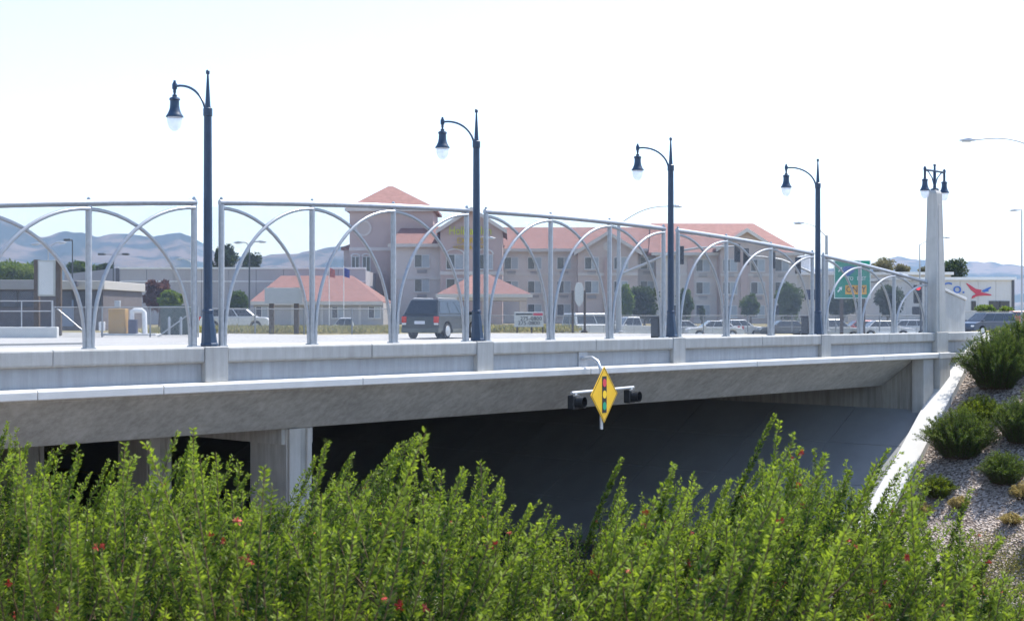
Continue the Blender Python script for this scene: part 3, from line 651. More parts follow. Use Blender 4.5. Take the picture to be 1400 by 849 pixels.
def emb(pts, m, name, y=-.06): return MB().prism([(WX(a,Y), WZ(b,Y)) for a, b in pts], 'y', Y+y, Y-.004).build(name, m, aw, w=aw)
emb([(1320.5,387.5),(1322.5,387.5),(1334,395),(1342,396.5),(1339,402),(1334,402),(1327,396)], SRED, 'emblem_wing')
emb([(1328,408.5),(1329.5,404.5),(1334,402.2),(1340,399.2),(1355,402.6),(1355,404.0),(1345,404.0),(1336,404.8)], SRED, 'emblem_fuselage', -.09)
emb([(1342,397.5),(1354,392.2),(1355,393.2),(1350.5,397),(1352,398.2),(1345,399.6)], SBLUE, 'emblem_tail', -.075)
for a, b in ((1328,1334),(1352,1366),(1366.5,1380)):
    f = MB().box(WX(a,Y),WX(b,Y),Y-.08,Y-.005,WZ(424,Y),WZ(411.5,Y)).build('window', mat('office_frame', (.06,.065,.075)), aw, w=aw)
    MB().box(WX(a,Y)+.07,WX(b,Y)-.07,Y-.1,Y-.081,WZ(423.2,Y),WZ(412.3,Y)).build('pane', GLASSD, f, w=aw)

# ---------------------------------------------------------------- street furniture behind the bridge
POLE = mat('street_pole_steel', (.36,.37,.39), .5, .4, .08, 6); DARKP = mat('dark_pole', (.07,.08,.09), .5, 0, .1, 6); WOODP = mat('brown_timber_post', (.085,.06,.04), .9, 0, .3, 8, .3, 20)
LENSM = mat('luminaire_lens', (.6,.6,.58), .3, 0, .05, 5); LHEAD = mat('luminaire_housing', (.50,.51,.53), .45, .3, .05, 5)
def cobra(parent, p, dirx, L=.75, m=None):
    sg = 1 if dirx > 0 else -1
    h = MB().add([(p.x, p.y-.06, p.z-.05),(p.x, p.y+.06, p.z-.05),(p.x, p.y+.06, p.z+.05),(p.x, p.y-.06, p.z+.05),
              (p.x+sg*L*.45, p.y-.17, p.z-.07),(p.x+sg*L*.45, p.y+.17, p.z-.07),(p.x+sg*L*.45, p.y+.12, p.z+.10),(p.x+sg*L*.45, p.y-.12, p.z+.10),
              (p.x+sg*L, p.y-.10, p.z-.05),(p.x+sg*L, p.y+.10, p.z-.05),(p.x+sg*L, p.y+.07, p.z+.02),(p.x+sg*L, p.y-.07, p.z+.02)],
             [(0,1,2,3),(8,11,10,9)] + [(i, 4+i, 4+(i+1)%4, (i+1)%4) for i in range(4)] + [(4+i, 8+i, 8+(i+1)%4, 4+(i+1)%4) for i in range(4)])
    o = h.build('luminaire', m or LHEAD, parent, .02, w=parent_root(parent))
    MB().box(min(p.x+sg*L*.3,p.x+sg*L*.85), max(p.x+sg*L*.3,p.x+sg*L*.85), p.y-.1, p.y+.1, p.z-.11, p.z-.065).build('luminaire_lens', LENSM, o, .02, w=parent_root(parent))
    return o
def parent_root(o):
    while o.parent is not None: o = o.parent
    return o
def street_light(label, px, pytop, Y, arms, r=.09, m=POLE, name='street_light', hm=None, zb=-.02):
    x = WX(px, Y); zt = WZ(pytop, Y); t = thing(name, label, 'street light', (x, Y, zb))
    MB().lathe([(r*1.8,zb),(r*1.8,zb+.08),(r*1.15,zb+.1),(r,zb+1.2),(r*.62,zt)], 10, (x,Y,0)).build('pole', m, t, smooth=True, w=t)
    for (hx, hy, up) in arms:                         # head position in the picture, bow of the arm
        e = WP(hx, hy, Y); s = Vector((x, Y, zt - .1)); sg = 1 if e.x > x else -1
        pts = [s.lerp(e, k/8) + Vector((0,0, up*math.sin(math.pi*k/8))) for k in range(9)]
        MB().tube(pts, .035, 6).build('arm', m, t, smooth=True, w=t); cobra(t, e, sg, .75, hm)
    return t
street_light('tall street light with long bowed arm beyond the bank shrubs', 1452, 225, 68, [(1334, 191.5, .55)], .1)
street_light('slim street light with short arm beside the white warehouse', 1397, 287, 110, [(1393.5, 287.5, .1)], .08)
street_light('street light rising behind the concrete pillar', 1257.5, 334, 140, [(1289, 325, .25)], .09)
def mast_signal(parent, px, py, Y, face=1, h=1.05):
    p = WP(px, py, Y); w = parent_root(parent)
    o = MB().box(p.x-.18,p.x+.18,p.y-.12,p.y+.12,p.z-h/2,p.z+h/2).build('signal_head', BLACKM, parent, .02, w=w)
    for k in (-1,0,1):
        MB().lathe([(.12,-.15),(.12,.0),(.105,.0),(.105,-.15)], 10, (p.x+face*.0,p.y-.12,p.z+k*h*.3), 'y', cap=False).build('visor', BLACKM, o, w=w)
    return o
Y = 92
sm1 = street_light('signal pole with mast arm and street light, in front of the middle hotel gable', 846, 305, Y, [(917, 282, .35)], .17, name='signal_pole')
sm1['category'] = 'traffic signal'
MB().tube([WP(846,376,Y),WP(875,364,Y),WP(905,351,Y),WP(930,343,Y),WP(955,339,Y),WP(985,337.5,Y),WP(1012,337,Y)], [.1,.095,.085,.08,.075,.065,.05], 8).build('mast_arm', POLE, sm1, smooth=True, w=sm1)
for px, py in ((931, 349), (1008, 346)): mast_signal(sm1, px, py, Y, 1, 1.15)
Y = 96
sm2 = street_light('signal pole with mast arm and street light, beside the green road sign', 1130, 322, Y, [(1100, 305, .2)], .15, name='signal_pole')
sm2['category'] = 'traffic signal'
MB().tube([WP(1130,384,Y),WP(1112,374,Y),WP(1090,364,Y),WP(1068,355,Y),WP(1045,351.5,Y),WP(1022,350,Y)], [.09,.085,.08,.07,.06,.05], 8).build('mast_arm', POLE, sm2, smooth=True, w=sm2)
for px, py in ((1020, 351), (1056, 356), (1091, 363)): mast_signal(sm2, px, py, Y, 1, 1.1)
Y = 78; sg_ = thing('traffic_signal', 'pole-mounted traffic signal showing red beside the concrete pillar', 'traffic signal', (WX(1259,Y), Y, -.02))
MB().lathe([(.06,-.02),(.05,WZ(385,Y))], 10, (WX(1259,Y),Y,0)).build('pole', DARKP, sg_, smooth=True, w=sg_)
p = WP(1254.5, 402, Y)
o = MB().box(p.x-.2,p.x+.2,p.y-.14,p.y+.12,p.z-.5,p.z+.5).build('signal_head', BLACKM, sg_, .03, w=sg_)
REDL = emis('red_signal_light', (.75,.03,.04), .9)
for k, mm in ((1,REDL),(0,BLACKM),(-1,BLACKM)):
    MB().lathe([(.0,-.165),(.10,-.16),(.125,-.145)], 14, (p.x,p.y,p.z+k*.32), 'y', cap=False).build('lens', mm, o, w=sg_)
    MB().prism([(.15*math.cos(a),.15*math.sin(a)) for a in np.linspace(0,math.pi,9)] + [(.13*math.cos(a),.13*math.sin(a)) for a in np.linspace(math.pi,0,9)], 'y', -.34, -.14).build('visor', BLACKM, o).location = (p.x-sg_.location.x, p.y-sg_.location.y, p.z-sg_.location.z+k*.32)
q = WP(1252, 425, Y); MB().box(q.x-.18,q.x+.18,q.y-.12,q.y+.12,q.z-.2,q.z+.22).build('pedestrian_signal', BLACKM, sg_, .03, w=sg_)
# left-hand lights
street_light('twin-armed street light above the sign board', 66, 339, 112, [(56, 333.5, .05), (77, 331.5, .05)], .08)
street_light('twin-armed street light between the warehouse and the low red roof', 341, 336, 112, [(333, 331.5, .12), (351, 330.5, .12)], .08, DARKP)
def box_light(label, px, pyt, Y, arms):
    x = WX(px,Y); zt = WZ(pyt,Y); t = thing('parking_light', label, 'street light', (x,Y,0))
    MB().lathe([(.09,0),(.06,zt)], 8, (x,Y,0)).build('pole', DARKP, t, smooth=True, w=t)
    for a in arms:
        e = WP(a, pyt, Y); MB().tube([(x,Y,zt-.05),(e.x,Y,zt-.02)], .03, 6).build('arm', DARKP, t, w=t)
        MB().box(e.x-.32,e.x+.32,Y-.3,Y+.3,zt-.12,zt+.1).build('luminaire', DARKP, t, .03, w=t)
box_light('parking lot light with one dark box head over the low office roof', 99, 328, 145, [92.5])
box_light('parking lot light with two dark box heads beside the warehouse', 155, 347.5, 150, [139, 172])
street_light('single-armed street light over the pale warehouse roof', 268, 361, 150, [(250, 354, .1)], .08)
street_light('low street light against the hotel entrance gable', 652, 325, 120, [(665, 325.5, .1)], .07)
# guide sign
Y = 84; gs = thing('guide_sign', 'green highway guide sign with arrow and yellow panel behind the fence', 'road sign', (WX(1164,Y), Y, 0))
SG = mat('sign_green', (.0,.23,.15), .5, 0, .05, 4); SWH = mat('sign_white', (.72,.74,.74), .5, 0, .03, 4); SYO = mat('sign_amber', (.72,.36,.02), .5, 0, .05, 4); SBL = mat('shield_blue', (.04,.10,.30), .5, 0, .05, 4)
def gp(px, py, y=0): return (WX(px,Y), Y + y, WZ(py,Y))
MB().box(WX(1140,Y),WX(1190.5,Y),Y-.03,Y,WZ(408.5,Y),WZ(355.5,Y)).build('sign_panel', SG, gs, .01, w=gs)
bd = MB()
for (a,b,c,d_) in ((1140.4,1190.1,408.2,407.2),(1140.4,1190.1,356.9,355.9),(1140.4,1141.4,407.2,356.9),(1189.1,1190.1,407.2,356.9)): bd.box(WX(a,Y),WX(b,Y),Y-.04,Y-.031,WZ(c,Y),WZ(d_,Y))
bd.build('sign_border', SWH, gs, w=gs)
MB().box(WX(1155.5,Y),WX(1184.5,Y),Y-.045,Y-.031,WZ(402.5,Y),WZ(390,Y)).build('exit_panel', SYO, gs, w=gs)
MB().prism([(WX(a,Y),WZ(b,Y)) for a, b in ((1152,377),(1152,365),(1160,363.5),(1168,365),(1168,371),(1160,377.5))], 'y', Y-.05, Y-.031).build('route_shield', SBL, gs, w=gs)
MB().prism([(WX(a,Y),WZ(b,Y)) for a, b in ((1144.5,398.5),(1148,394.5),(1146.2,393.2),(1151,392.2),(1150.6,397),(1149.2,395.6),(1145.8,399.8))], 'y', Y-.05, Y-.031).build('arrow', SWH, gs, w=gs)
MB().prism([(WX(a,Y),WZ(b,Y)) for a, b in ((1145.5,371),(1148.5,367.5),(1147,366.3),(1151,365.3),(1150.6,369.4),(1149.5,368.4),(1146.6,372.2))], 'y', Y-.05, Y-.031).build('arrow', SWH, gs, w=gs)
lettering('ONLY', .50, .01, SIGNB, gs, (WX(1170,Y)-gs.location.x, -.06, WZ(396.2,Y)), 0, .85)
lettering('TO   EAST', .30, .01, SWH, gs, (WX(1171,Y)-gs.location.x, -.06, WZ(381,Y)), 0, .8)
for px in (1151, 1181): MB().box(WX(px,Y)-.09,WX(px,Y)+.09,Y+.002,Y+.18,-.05,WZ(358,Y)).build('post', WOODP, gs, w=gs)
# board signs
def board_sign(label, px0, px1, pt, pb, Y, posts, base=455, m=None, name='sign_board', pw=.11, poly=None):
    t = thing(name, label, 'sign', (WX((px0+px1)/2,Y), Y, 0))
    if poly: MB().prism([(WX(a,Y),WZ(b,Y)) for a,b in poly], 'y', Y-.05, Y).build('panel', m, t, .01, w=t)
    else:
        MB().box(WX(px0,Y),WX(px1,Y),Y-.06,Y,WZ(pb,Y),WZ(pt,Y)).build('panel', m, t, .01, w=t)
    for (px, top) in posts: MB().box(WX(px,Y)-pw,WX(px,Y)+pw,Y+.003,Y+2*pw,-.05,WZ(top,Y)).build('post', WOODP, t, .01, w=t)
    return t
PANEL = mat('weathered_sign_panel', (.36,.37,.34), .7, 0, .1, 2); PANELW = mat('pale_sign_panel', (.55,.56,.55), .6, 0, .05, 2)
t = board_sign('tall blank sign board on two brown posts before the low office', 52, 76, 356, 405, 75, [(49.5, 355), (79.5, 356)], m=PANEL, pw=.13)
YY = 75; MB().box(WX(54,YY),WX(73.5,YY),YY-.075,YY-.061,WZ(403,YY),WZ(358,YY)).build('inner_panel', PANELW, t, .01, w=t)
board_sign('wide blank sign board on brown posts before the low red roof', 362, 414, 393.5, 415, 86, [(371, 393), (405, 393)], m=mat('grey_board', (.42,.43,.43), .7, 0, .06, 2), pw=.14)
board_sign('blank elongated hexagon sign between two dark posts', 785, 799, 386, 419, 92, [(783, 397), (799.5, 397)], m=PANELW, pw=.07, poly=((785.5,394),(788.5,386.5),(795,386.5),(798,394),(797.5,411),(793,419),(790,419),(786,411)))
YY = 91; t = board_sign('white leasing sign with dark lettering and red corner by the chain-link fence', 703, 743, 426.5, 447, YY, [(707, 427), (727, 430), (742, 427)], m=PANELW, pw=.05)
MB().box(WX(729,YY),WX(742,YY),YY-.075,YY-.061,WZ(431.5,YY),WZ(428,YY)).build('red_panel', SRED, t, w=t)
MB().box(WX(705,YY),WX(728,YY),YY-.075,YY-.061,WZ(430.6,YY),WZ(428.6,YY)).build('dark_strip', SIGNB, t, w=t)
for i, bdy in enumerate(('275-0800', '275-0800')):
    lettering(bdy, .34, .008, SIGNB, t, (WX(723+3*(1-i),YY)-t.location.x, -.075, WZ(435.8+6*i,YY)), 0, 1.05)
# flags at the low wing
for px, col, lab in ((450, (.45,.16,.16), 'red and white flag on a thin pole by the low red roof'), (470, (.06,.08,.32), 'blue flag on a thin pole by the low red roof')):
    Y = 146; t = thing('flag_pole', lab, 'flag', (WX(px,Y), Y, 0))
    MB().tube([(WX(px,Y),Y,0),(WX(px,Y),Y,WZ(364,Y))], .04, 6).build('pole', WCAP, t, w=t)
    mb = MB(); n = 6
    for k in range(n+1):
        f = k/n; x = WX(px,Y) + .05 + .55*f; yy = Y + .12*math.sin(f*5); z1 = WZ(366,Y)-.25*f; mb.v += [(x,yy,z1),(x,yy,z1-.9+.1*f),(x,yy+.02,z1),(x,yy+.02,z1-.9+.1*f)]
        if k: a = (k-1)*4; b = k*4; mb.f += [(a,a+1,b+1,b),(a+2,b+2,b+3,a+3),(a,b,b+2,a+2),(a+1,a+3,b+3,b+1)]
    mb.build('cloth', mat('flag_%d' % px, col, .8, 0, .3, 3), t, w=t)
# far-left parapet end with railing
Y = 68; lw2 = thing('low_wall', 'low pale concrete wall with steel handrail across the road', 'wall', (WX(20,Y), Y, 0))
MB().box(WX(-60,Y),WX(78,Y),Y,Y+.3,-.02,WZ(447,Y)).build('wall', CURBC, lw2, .03, w=lw2)
for py in (411.5, 425.5): MB().tube([(WX(-60,Y),Y+.15,WZ(py,Y)),(WX(71,Y),Y+.15,WZ(py,Y))], .025, 6).build('rail', POLE, lw2, w=lw2)
for px in (-56,-14,28,70): MB().tube([(WX(px,Y),Y+.15,WZ(447,Y)-.02),(WX(px,Y),Y+.15,WZ(411,Y))], .03 if px < 60 else .05, 6).build('post', POLE, lw2, w=lw2)
# chain-link fences
FPOST = mat('dull_galvanised', (.27,.28,.29), .7, .2, .1, 5); FW = mat('far_fence_wire', (.33,.34,.36), .6, .3, .05, 5)
def chain_fence(label, pts, htop, braces=(), sp=3.0, pr=.035):
    x0, y0 = pts[0]; x1, y1 = pts[1]; L = math.hypot(x1-x0, y1-y0); a = math.atan2(y1-y0, x1-x0)
    t = thing('chain_link_fence', label, 'fence', (x0, y0, 0), a)
    n = max(1, round(L / sp))
    for k in range(n+1): MB().tube([(L*k/n,0,-.05),(L*k/n,0,htop+.05)], pr*1.2, 6).build('post', FPOST, t)
    MB().tube([(0,0,htop),(L,0,htop)], pr*.8, 6).build('top_rail', FPOST, t)
    for (u0, z0, u1, z1) in braces: MB().tube([(L*u0,.0,z0),(L*u1,.0,z1)], .03, 6).build('brace', GALV, t)
    wire_mesh('wire_mesh', clip_wires(L, .03, lambda x: htop, .11, .0045), .0045, .05, FW, t)
chain_fence('chain-link fence with diagonal braces before the utility cabinets', [(WX(74,70), 70), (WX(271,70), 70)], 1.46, [(.02,1.4,.25,.05),(.72,.05,.97,1.3)], 2.3)
chain_fence('chain-link fence in front of the low red-roofed building', [(WX(280,80), 80), (WX(545,84), 84)], 1.42)
chain_fence('long chain-link fence before the hotel car park', [(WX(655,95), 95), (WX(1262,97), 97)], 1.02)
chain_fence('chain-link fence in front of the white warehouse', [(WX(1290,145), 145), (WX(1430,145), 145)], 1.35)
# utility cabinets
Y = 76
TAN = mat('tan_cabinet_paint', (.42,.25,.075), .6, 0, .08, 2); GRN = mat('dark_green_cabinet_paint', (.055,.085,.075), .6, 0, .1, 2)
t = thing('utility_cabinet', 'tan utility cabinet on a concrete pad behind the chain-link fence', 'cabinet', (WX(160,Y), Y, 0))
MB().box(WX(142,Y),WX(215,Y),Y-.3,Y+1.1,-.03,.12).build('pad', CURBC, t, .02, w=t); MB().box(WX(148,Y),WX(171,Y),Y,Y+.7,.121,WZ(422,Y)).build('cabinet', TAN, t, .03, w=t)
MB().box(WX(149,Y),WX(170,Y),Y-.02,Y-.002,.3,WZ(424,Y)).build('door', TAN, t, .008, w=t); MB().box(WX(155,Y),WX(162,Y),Y+.2,Y+.5,WZ(422,Y)+.002,WZ(411,Y)).build('riser', GALV, t, .02, w=t)
t = thing('backflow_pipe', 'white bent water pipe on a dark blue box behind the fence', 'pipe', (WX(183,Y), Y, .12))
MB().box(WX(175,Y),WX(186,Y),Y,Y+.4,.121,WZ(437,Y)).build('box', mat('navy_box', (.04,.05,.10), .6, 0, .1, 3), t, .02, w=t)
MB().tube([(WX(179,Y),Y+.2,WZ(438,Y)),(WX(179,Y),Y+.2,WZ(426,Y)),(WX(182,Y),Y+.2,WZ(424.5,Y)),(WX(193,Y),Y+.2,WZ(424.5,Y)),(WX(196,Y),Y+.2,WZ(427,Y)),(WX(197,Y),Y+.2,.121)], .13, 10).build('pipe', WCAP, t, smooth=True, w=t)
t = thing('utility_box', 'small pale meter box beside the tan cabinet', 'cabinet', (WX(142,Y), Y, 0))
MB().box(WX(138.5,Y),WX(146.5,Y),Y-.5,Y-.32,WZ(452,Y),WZ(440,Y)).build('box', WCAP, t, .02, w=t); MB().box(WX(141,Y),WX(143.5,Y),Y-.42,Y-.38,-.02,WZ(452,Y)).build('stand', GALV, t, w=t)
Y = 78; t = thing('green_cabinet', 'dark green utility cabinet guarded by two pipe bollards', 'cabinet', (WX(238,Y), Y, 0))
MB().box(WX(219,Y),WX(237.6,Y),Y,Y+1.2,-.02,WZ(419.5,Y)).build('cabinet', GRN, t, .03, w=t); MB().box(WX(238,Y),WX(257,Y),Y,Y+1.2,-.02,WZ(419.5,Y)).build('cabinet', GRN, t, .03, w=t)
MB().box(WX(218,Y),WX(258,Y),Y-.06,Y+1.26,WZ(419.5,Y)+.002,WZ(417.8,Y)).build('lid', GRN, t, .01, w=t)
for px, lab in ((236, 'pipe bollard beside the green cabinet, farther from the lamp post'), (252, 'pipe bollard beside the green cabinet, nearer the lamp post')):
    tag(MB().lathe([(.07,-.02),(.07,.93),(.05,.98),(.0,1.0)], 10, (WX(px,Y),Y-.8,0), cap=False).build('pipe_bollard', GALV, None, smooth=True), lab, 'bollard', 'pipe bollards before the green cabinet')
for s, lab in ((15.94, 'dark pedestal box beside the second lamp from the pillar'), (23.5, 'dark pedestal box beside the lamp next to the pillar')):
    p = bw(s, 1.9, .17); tt = thing('pedestal_box', lab, 'pedestal', p, ANG)
    MB().box(-.14,.14,-.14,.14,.0,.86).build('case', BLACKM, tt, .02); MB().box(-.16,.16,-.16,.16,.861,.92).build('cap', BLACKM, tt, .02)

# ---------------------------------------------------------------- vehicles
TYRE = mat('tyre_rubber', (.018,.018,.018), .9, 0, .1, 20); RIM = mat('alloy_rim', (.45,.46,.47), .35, .6, .05, 8); CARGL = glassmat('car_glass', (.02,.026,.034), .05)
TAILR = mat('tail_light_red', (.5,.03,.02), .25, 0, .1, 6); HEADL = mat('head_light', (.7,.7,.68), .15, 0, .05, 6); PLATE = mat('number_plate', (.62,.63,.68), .5, 0, .05, 10); PLAST = mat('grey_plastic_cladding', (.10,.11,.10), .7, 0, .08, 6)
def paint(name, c): return mat('paint_' + name, c, .28, .15, .04, 3, spec=.6)
def car(label, loc, rz, pm, L=4.4, W=1.8, H=1.7, wb=2.62, wr=.34, belt=1.02, hood=.95, gh=(-2.1,-1.85,.35,1.05), clad=None, rack=False, cat='car', group=None, panes=3, bed=None, tail=TAILR, name='parked_car'):
    t = thing(name, label, cat, loc, rz, group); hw = W/2
    def arch(cx): return [(cx + (wr+.06)*math.cos(a), wr + (wr+.06)*math.sin(a)) for a in np.linspace(math.pi, 0, 9) ]
    cut = .27
    def low(top_pts): 
        pr = [(-L/2+.06,cut)]
        for cx in (-wb/2, wb/2): pr += [(x, max(z, cut)) for x, z in arch(cx)]
        return pr + [(L/2-.1,cut)] + top_pts
    xr, rr, rf, xf = gh
    rear = -L/2
    top = [(L/2,.42),(L/2-.02,.66),(L/2-.12,hood-.06),(L/2-.3,hood)] + [(xf,belt)]
    if bed: top += [(xr,belt),(xr,belt-.02),(rear+.02,belt-.02)]
    else: top += [(xr,belt)]
    top += [(rear+.02,belt-.1),(rear,.62),(rear+.0,.42)]
    bo = MB().prism(low(top), 'y', -hw, hw).build('body', pm, t, .06, seg=3)
    if clad:
        for z0, z1, x0, x1 in ((cut,.50,rear-.03,rear+.3),(cut,.50,L/2-.3,L/2+.03)): MB().box(x0,x1,-hw-.005,hw+.005,z0,z1).build('bumper', clad, t, .04, seg=2)
        MB().box(-wb/2+wr+.1, wb/2-wr-.1, -hw-.02, hw+.02, cut-.02, .42).build('sill_cladding', clad, t, .02)
    else:
        for x0, x1 in ((rear-.04,rear+.2),(L/2-.2,L/2+.04)): MB().box(x0,x1,-hw+.03,hw-.03,.36,.54).build('bumper', pm, t, .04, seg=2)
    bh, th = hw-.05, hw-.24; zb = belt-.02
    g = [(xr,-bh,zb),(xf,-bh,zb),(xf,bh,zb),(xr,bh,zb),(rr,-th,H),(rf,-th,H),(rf,th,H),(rr,th,H)]
    cb = MB().add(g, [(0,3,2,1),(4,5,6,7),(0,1,5,4),(1,2,6,5),(2,3,7,6),(3,0,4,7)]).build('cabin', pm, t, .06, seg=3)
    def pane(c, u0, u1, v0, v1, off=.012, nm='window', m=CARGL):
        A, B, C_, D_ = [Vector(g[i]) for i in c]                 # bottom A->B, top D->C
        f = lambda u, v: A.lerp(B, u).lerp(D_.lerp(C_, u), v)
        n = (B - A).cross(D_ - A).normalized(); cc = f(.5, .5); 
        if n.dot(cc - Vector((0,0,(belt+H)/2-.2))) < 0: n = -n
        q = [f(u0,v0), f(u1,v0), f(u1,v1), f(u0,v1)]
        MB().add([p + n*off for p in q] + [p - n*.02 for p in q], [(0,1,2,3),(7,6,5,4),(0,4,5,1),(1,5,6,2),(2,6,7,3),(3,7,4,0)]).build(nm, m, cb)
    for c in ((0,1,5,4),(3,2,6,7)):
        es = np.linspace(.04, .97, panes + 1)
        for k in range(panes): pane(c, es[k] + .012, es[k+1] - .012, .12, .86)
    pane((1,2,6,5), .07, .93, .1, .9, nm='windscreen'); pane((0,3,7,4), .07, .93, .08, .88, nm='rear_window')
    for sg in (-1, 1):
        for cx in (-wb/2, wb/2):
            y0 = sg * (hw - .11)
            w_ = MB().lathe([(.0,-.11),(wr*.8,-.11),(wr,-.08),(wr,.08),(wr*.8,.11),(.0,.11)], 18, (cx,y0,wr), 'y', cap=False).build('wheel', TYRE, t, smooth=True)
            MB().lathe([(.0,sg*.05),(wr*.25,sg*.045),(wr*.55,sg*.028),(wr*.64,sg*.035),(wr*.68,sg*.0)] , 14, (cx,y0 + sg*.09,wr), 'y', cap=False).build('rim', RIM, w_)
        MB().box(rear-.015,rear+.12,sg*(hw-.13)-.12,sg*(hw-.13)+.125,.72,1.0).build('tail_light', tail, t, .02)
        MB().box(rear-.012,rear+.1,sg*(hw-.13)-.11,sg*(hw-.13)+.115,.62,.715).build('reversing_light', HEADL, t, .02)
        MB().box(L/2-.16,L/2-.015,sg*(hw-.25)-.2,sg*(hw-.25)+.2,.62,.78).build('head_light', HEADL, t, .02)
        MB().box(xf-.35,xf-.15,sg*(hw+.08)-.09,sg*(hw+.08)+.09,belt-.02,belt+.14).build('wing_mirror', pm, t, .02)
        for k in (.05, .95 - wb/2): MB().box(k-.09,k+.09,sg*(hw+.005)-.012,sg*(hw+.005)+.012,belt-.17,belt-.13).build('door_handle', pm, t)
        for k in (-wb/2+.5, .28, 1.2): MB().box(k-.008,k+.008,sg*hw-.004,sg*hw+.004,.45,belt-.04).build('door_seam', PLAST, bo)
        if rack: MB().tube([(rr+.1,sg*(th-.08),H+.05),(rf-.1,sg*(th-.08),H+.05)], .02, 6).build('roof_rail', LHEAD, t)
    MB().box(rear-.035,rear-.018,-.26,.26,.66,.80).build('number_plate', PLATE, t)
    return t
Y = 65.5
car('dark grey-green estate car driving away across the bridge road', (WX(598,Y)+.15, Y+1.6, .03), R(66), paint('grey_green', (.030,.037,.042)), 4.45, 1.86, 1.76, 2.62, .36, 1.08, 1.0, (-2.17,-1.78,.30,1.2), clad=PLAST, rack=True, name='estate_car')
car('dark blue van on the pale road beyond the pillar', (WX(1351,128), 128, -.62), R(205), paint('van_blue', (.05,.065,.095)), 4.9, 1.9, 1.85, 3.0, .34, 1.1, 1.0, (-2.4,-2.25,.8,1.75), cat='van', name='van')
GC = 'vehicles in the hotel car park'
WPAINT = paint('white', (.62,.62,.62)); SILV = paint('silver', (.36,.38,.40)); DGREY = paint('dark', (.04,.045,.05)); REDP = paint('red', (.35,.04,.04))
gz = -.86
car('white panel van behind the leasing sign fence', (WX(811,118), 118, gz), R(35), WPAINT, 5.2, 1.95, 2.05, 3.3, .35, 1.15, 1.1, (-2.5,-2.4,1.1,1.9), cat='van', group=GC, panes=2, name='van')
car('white pickup truck under the wide dark tree', (WX(866,122), 122, gz), R(195), WPAINT, 5.3, 1.9, 1.75, 3.3, .37, 1.0, 1.0, (-.5,-.3,.75,1.3), bed=True, panes=2, cat='pickup', group=GC, name='pickup_truck')
car('silver saloon parked behind the bridge lamp next but one to the pillar', (WX(932,125), 125, gz), R(10), SILV, 4.6, 1.8, 1.45, 2.7, .32, .92, .85, (-1.6,-.9,.4,1.2), group=GC)
car('white saloon parked before the ground floor of the right wing', (WX(976,120), 120, gz), R(184), WPAINT, 4.6, 1.8, 1.45, 2.7, .32, .92, .85, (-1.6,-.9,.4,1.2), group=GC)
car('white hatchback parked beside the small round tree', (WX(1010,126), 126, gz), R(8), WPAINT, 4.2, 1.75, 1.5, 2.6, .32, .95, .88, (-1.9,-1.5,.4,1.1), group=GC)
car('dark saloon parked before the tall leafy tree by the hotel corner', (WX(1072,124), 124, gz), R(187), DGREY, 4.6, 1.8, 1.45, 2.7, .32, .92, .85, (-1.6,-.9,.4,1.2), group=GC)
car('silver hatchback parked at the foot of the green road sign', (WX(1139,112), 112, gz), R(12), SILV, 4.3, 1.8, 1.6, 2.6, .33, .98, .9, (-2.0,-1.6,.4,1.1), group=GC)
car('dark red saloon parked beyond the green road sign', (WX(1176,124), 124, gz), R(186), REDP, 4.6, 1.8, 1.45, 2.7, .32, .92, .85, (-1.6,-.9,.4,1.2), group=GC)
car('white saloon parked under the tree before the pale annex', (WX(1208,120), 120, gz), R(4), WPAINT, 4.6, 1.8, 1.45, 2.7, .32, .92, .85, (-1.6,-.9,.4,1.2), group=GC)
car('white hatchback parked beside the red traffic signal', (WX(1238,124), 124, gz), R(172), WPAINT, 4.2, 1.75, 1.5, 2.6, .32, .95, .88, (-1.9,-1.5,.4,1.1), group=GC)
car('white pickup truck parked before the low red roof', (WX(478,118), 118, gz), R(184), WPAINT, 5.4, 1.9, 1.7, 3.4, .37, 1.0, .98, (-.4,-.2,.75,1.3), bed=True, panes=2, cat='pickup', group=GC, name='pickup_truck')
car('white-roofed dark van parked beside the twin-armed street light', (WX(322,105), 105, -.06), R(5), WPAINT, 4.9, 1.85, 1.6, 3.0, .34, .98, .95, (-2.3,-2.1,.8,1.6), cat='van', group=GC, name='van')
car('red saloon parked before the white warehouse', (WX(1388,150), 150, -.06), R(180), REDP, 4.6, 1.8, 1.5, 2.7, .32, .95, .88, (-1.6,-.9,.4,1.2), group=GC)
# ---------------------------------------------------------------- vegetation
def unit(v): return v / np.maximum(np.linalg.norm(v, axis=-1, keepdims=True), 1e-9)
def leaf_quads(o, d, l, w, rng):
    """diamond leaves: o (n,3) foot, d (n,3) direction, l, w (n,)"""
    rv = unit(rng.normal(size=o.shape)); side = unit(np.cross(d, rv)); up = np.cross(side, d)
    m = o + d * (l * .5)[:, None] + up * (l * .06)[:, None]
    V = np.stack([o, m + side * w[:, None] * .5, o + d * l[:, None], m - side * w[:, None] * .5], 1).reshape(-1, 3)
    Q = np.arange(len(V)).reshape(-1, 4); return V, Q
def tube3(paths, r0, r1):
    V = []; Q = []; n = 0
    for P in paths:
        k = len(P); ax = P[-1] - P[0]; a = unit(np.cross(ax, [0.3, .9, .1])); b = unit(np.cross(ax, a))
        for i, p in enumerate(P):
            r = r0 + (r1 - r0) * i / (k - 1)
            for th in (0, 2.094, 4.189): V.append(p + (a * math.cos(th) + b * math.sin(th)) * r)
        for i in range(k - 1):
            for j in range(3): Q.append((n+i*3+j, n+i*3+(j+1)%3, n+(i+1)*3+(j+1)%3, n+(i+1)*3+j))
        n += k * 3
    return np.array(V), np.array(Q)
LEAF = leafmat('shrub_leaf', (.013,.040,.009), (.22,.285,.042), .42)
LEAFB = leafmat('bank_shrub_leaf', (.03,.062,.014), (.14,.19,.036), .38)
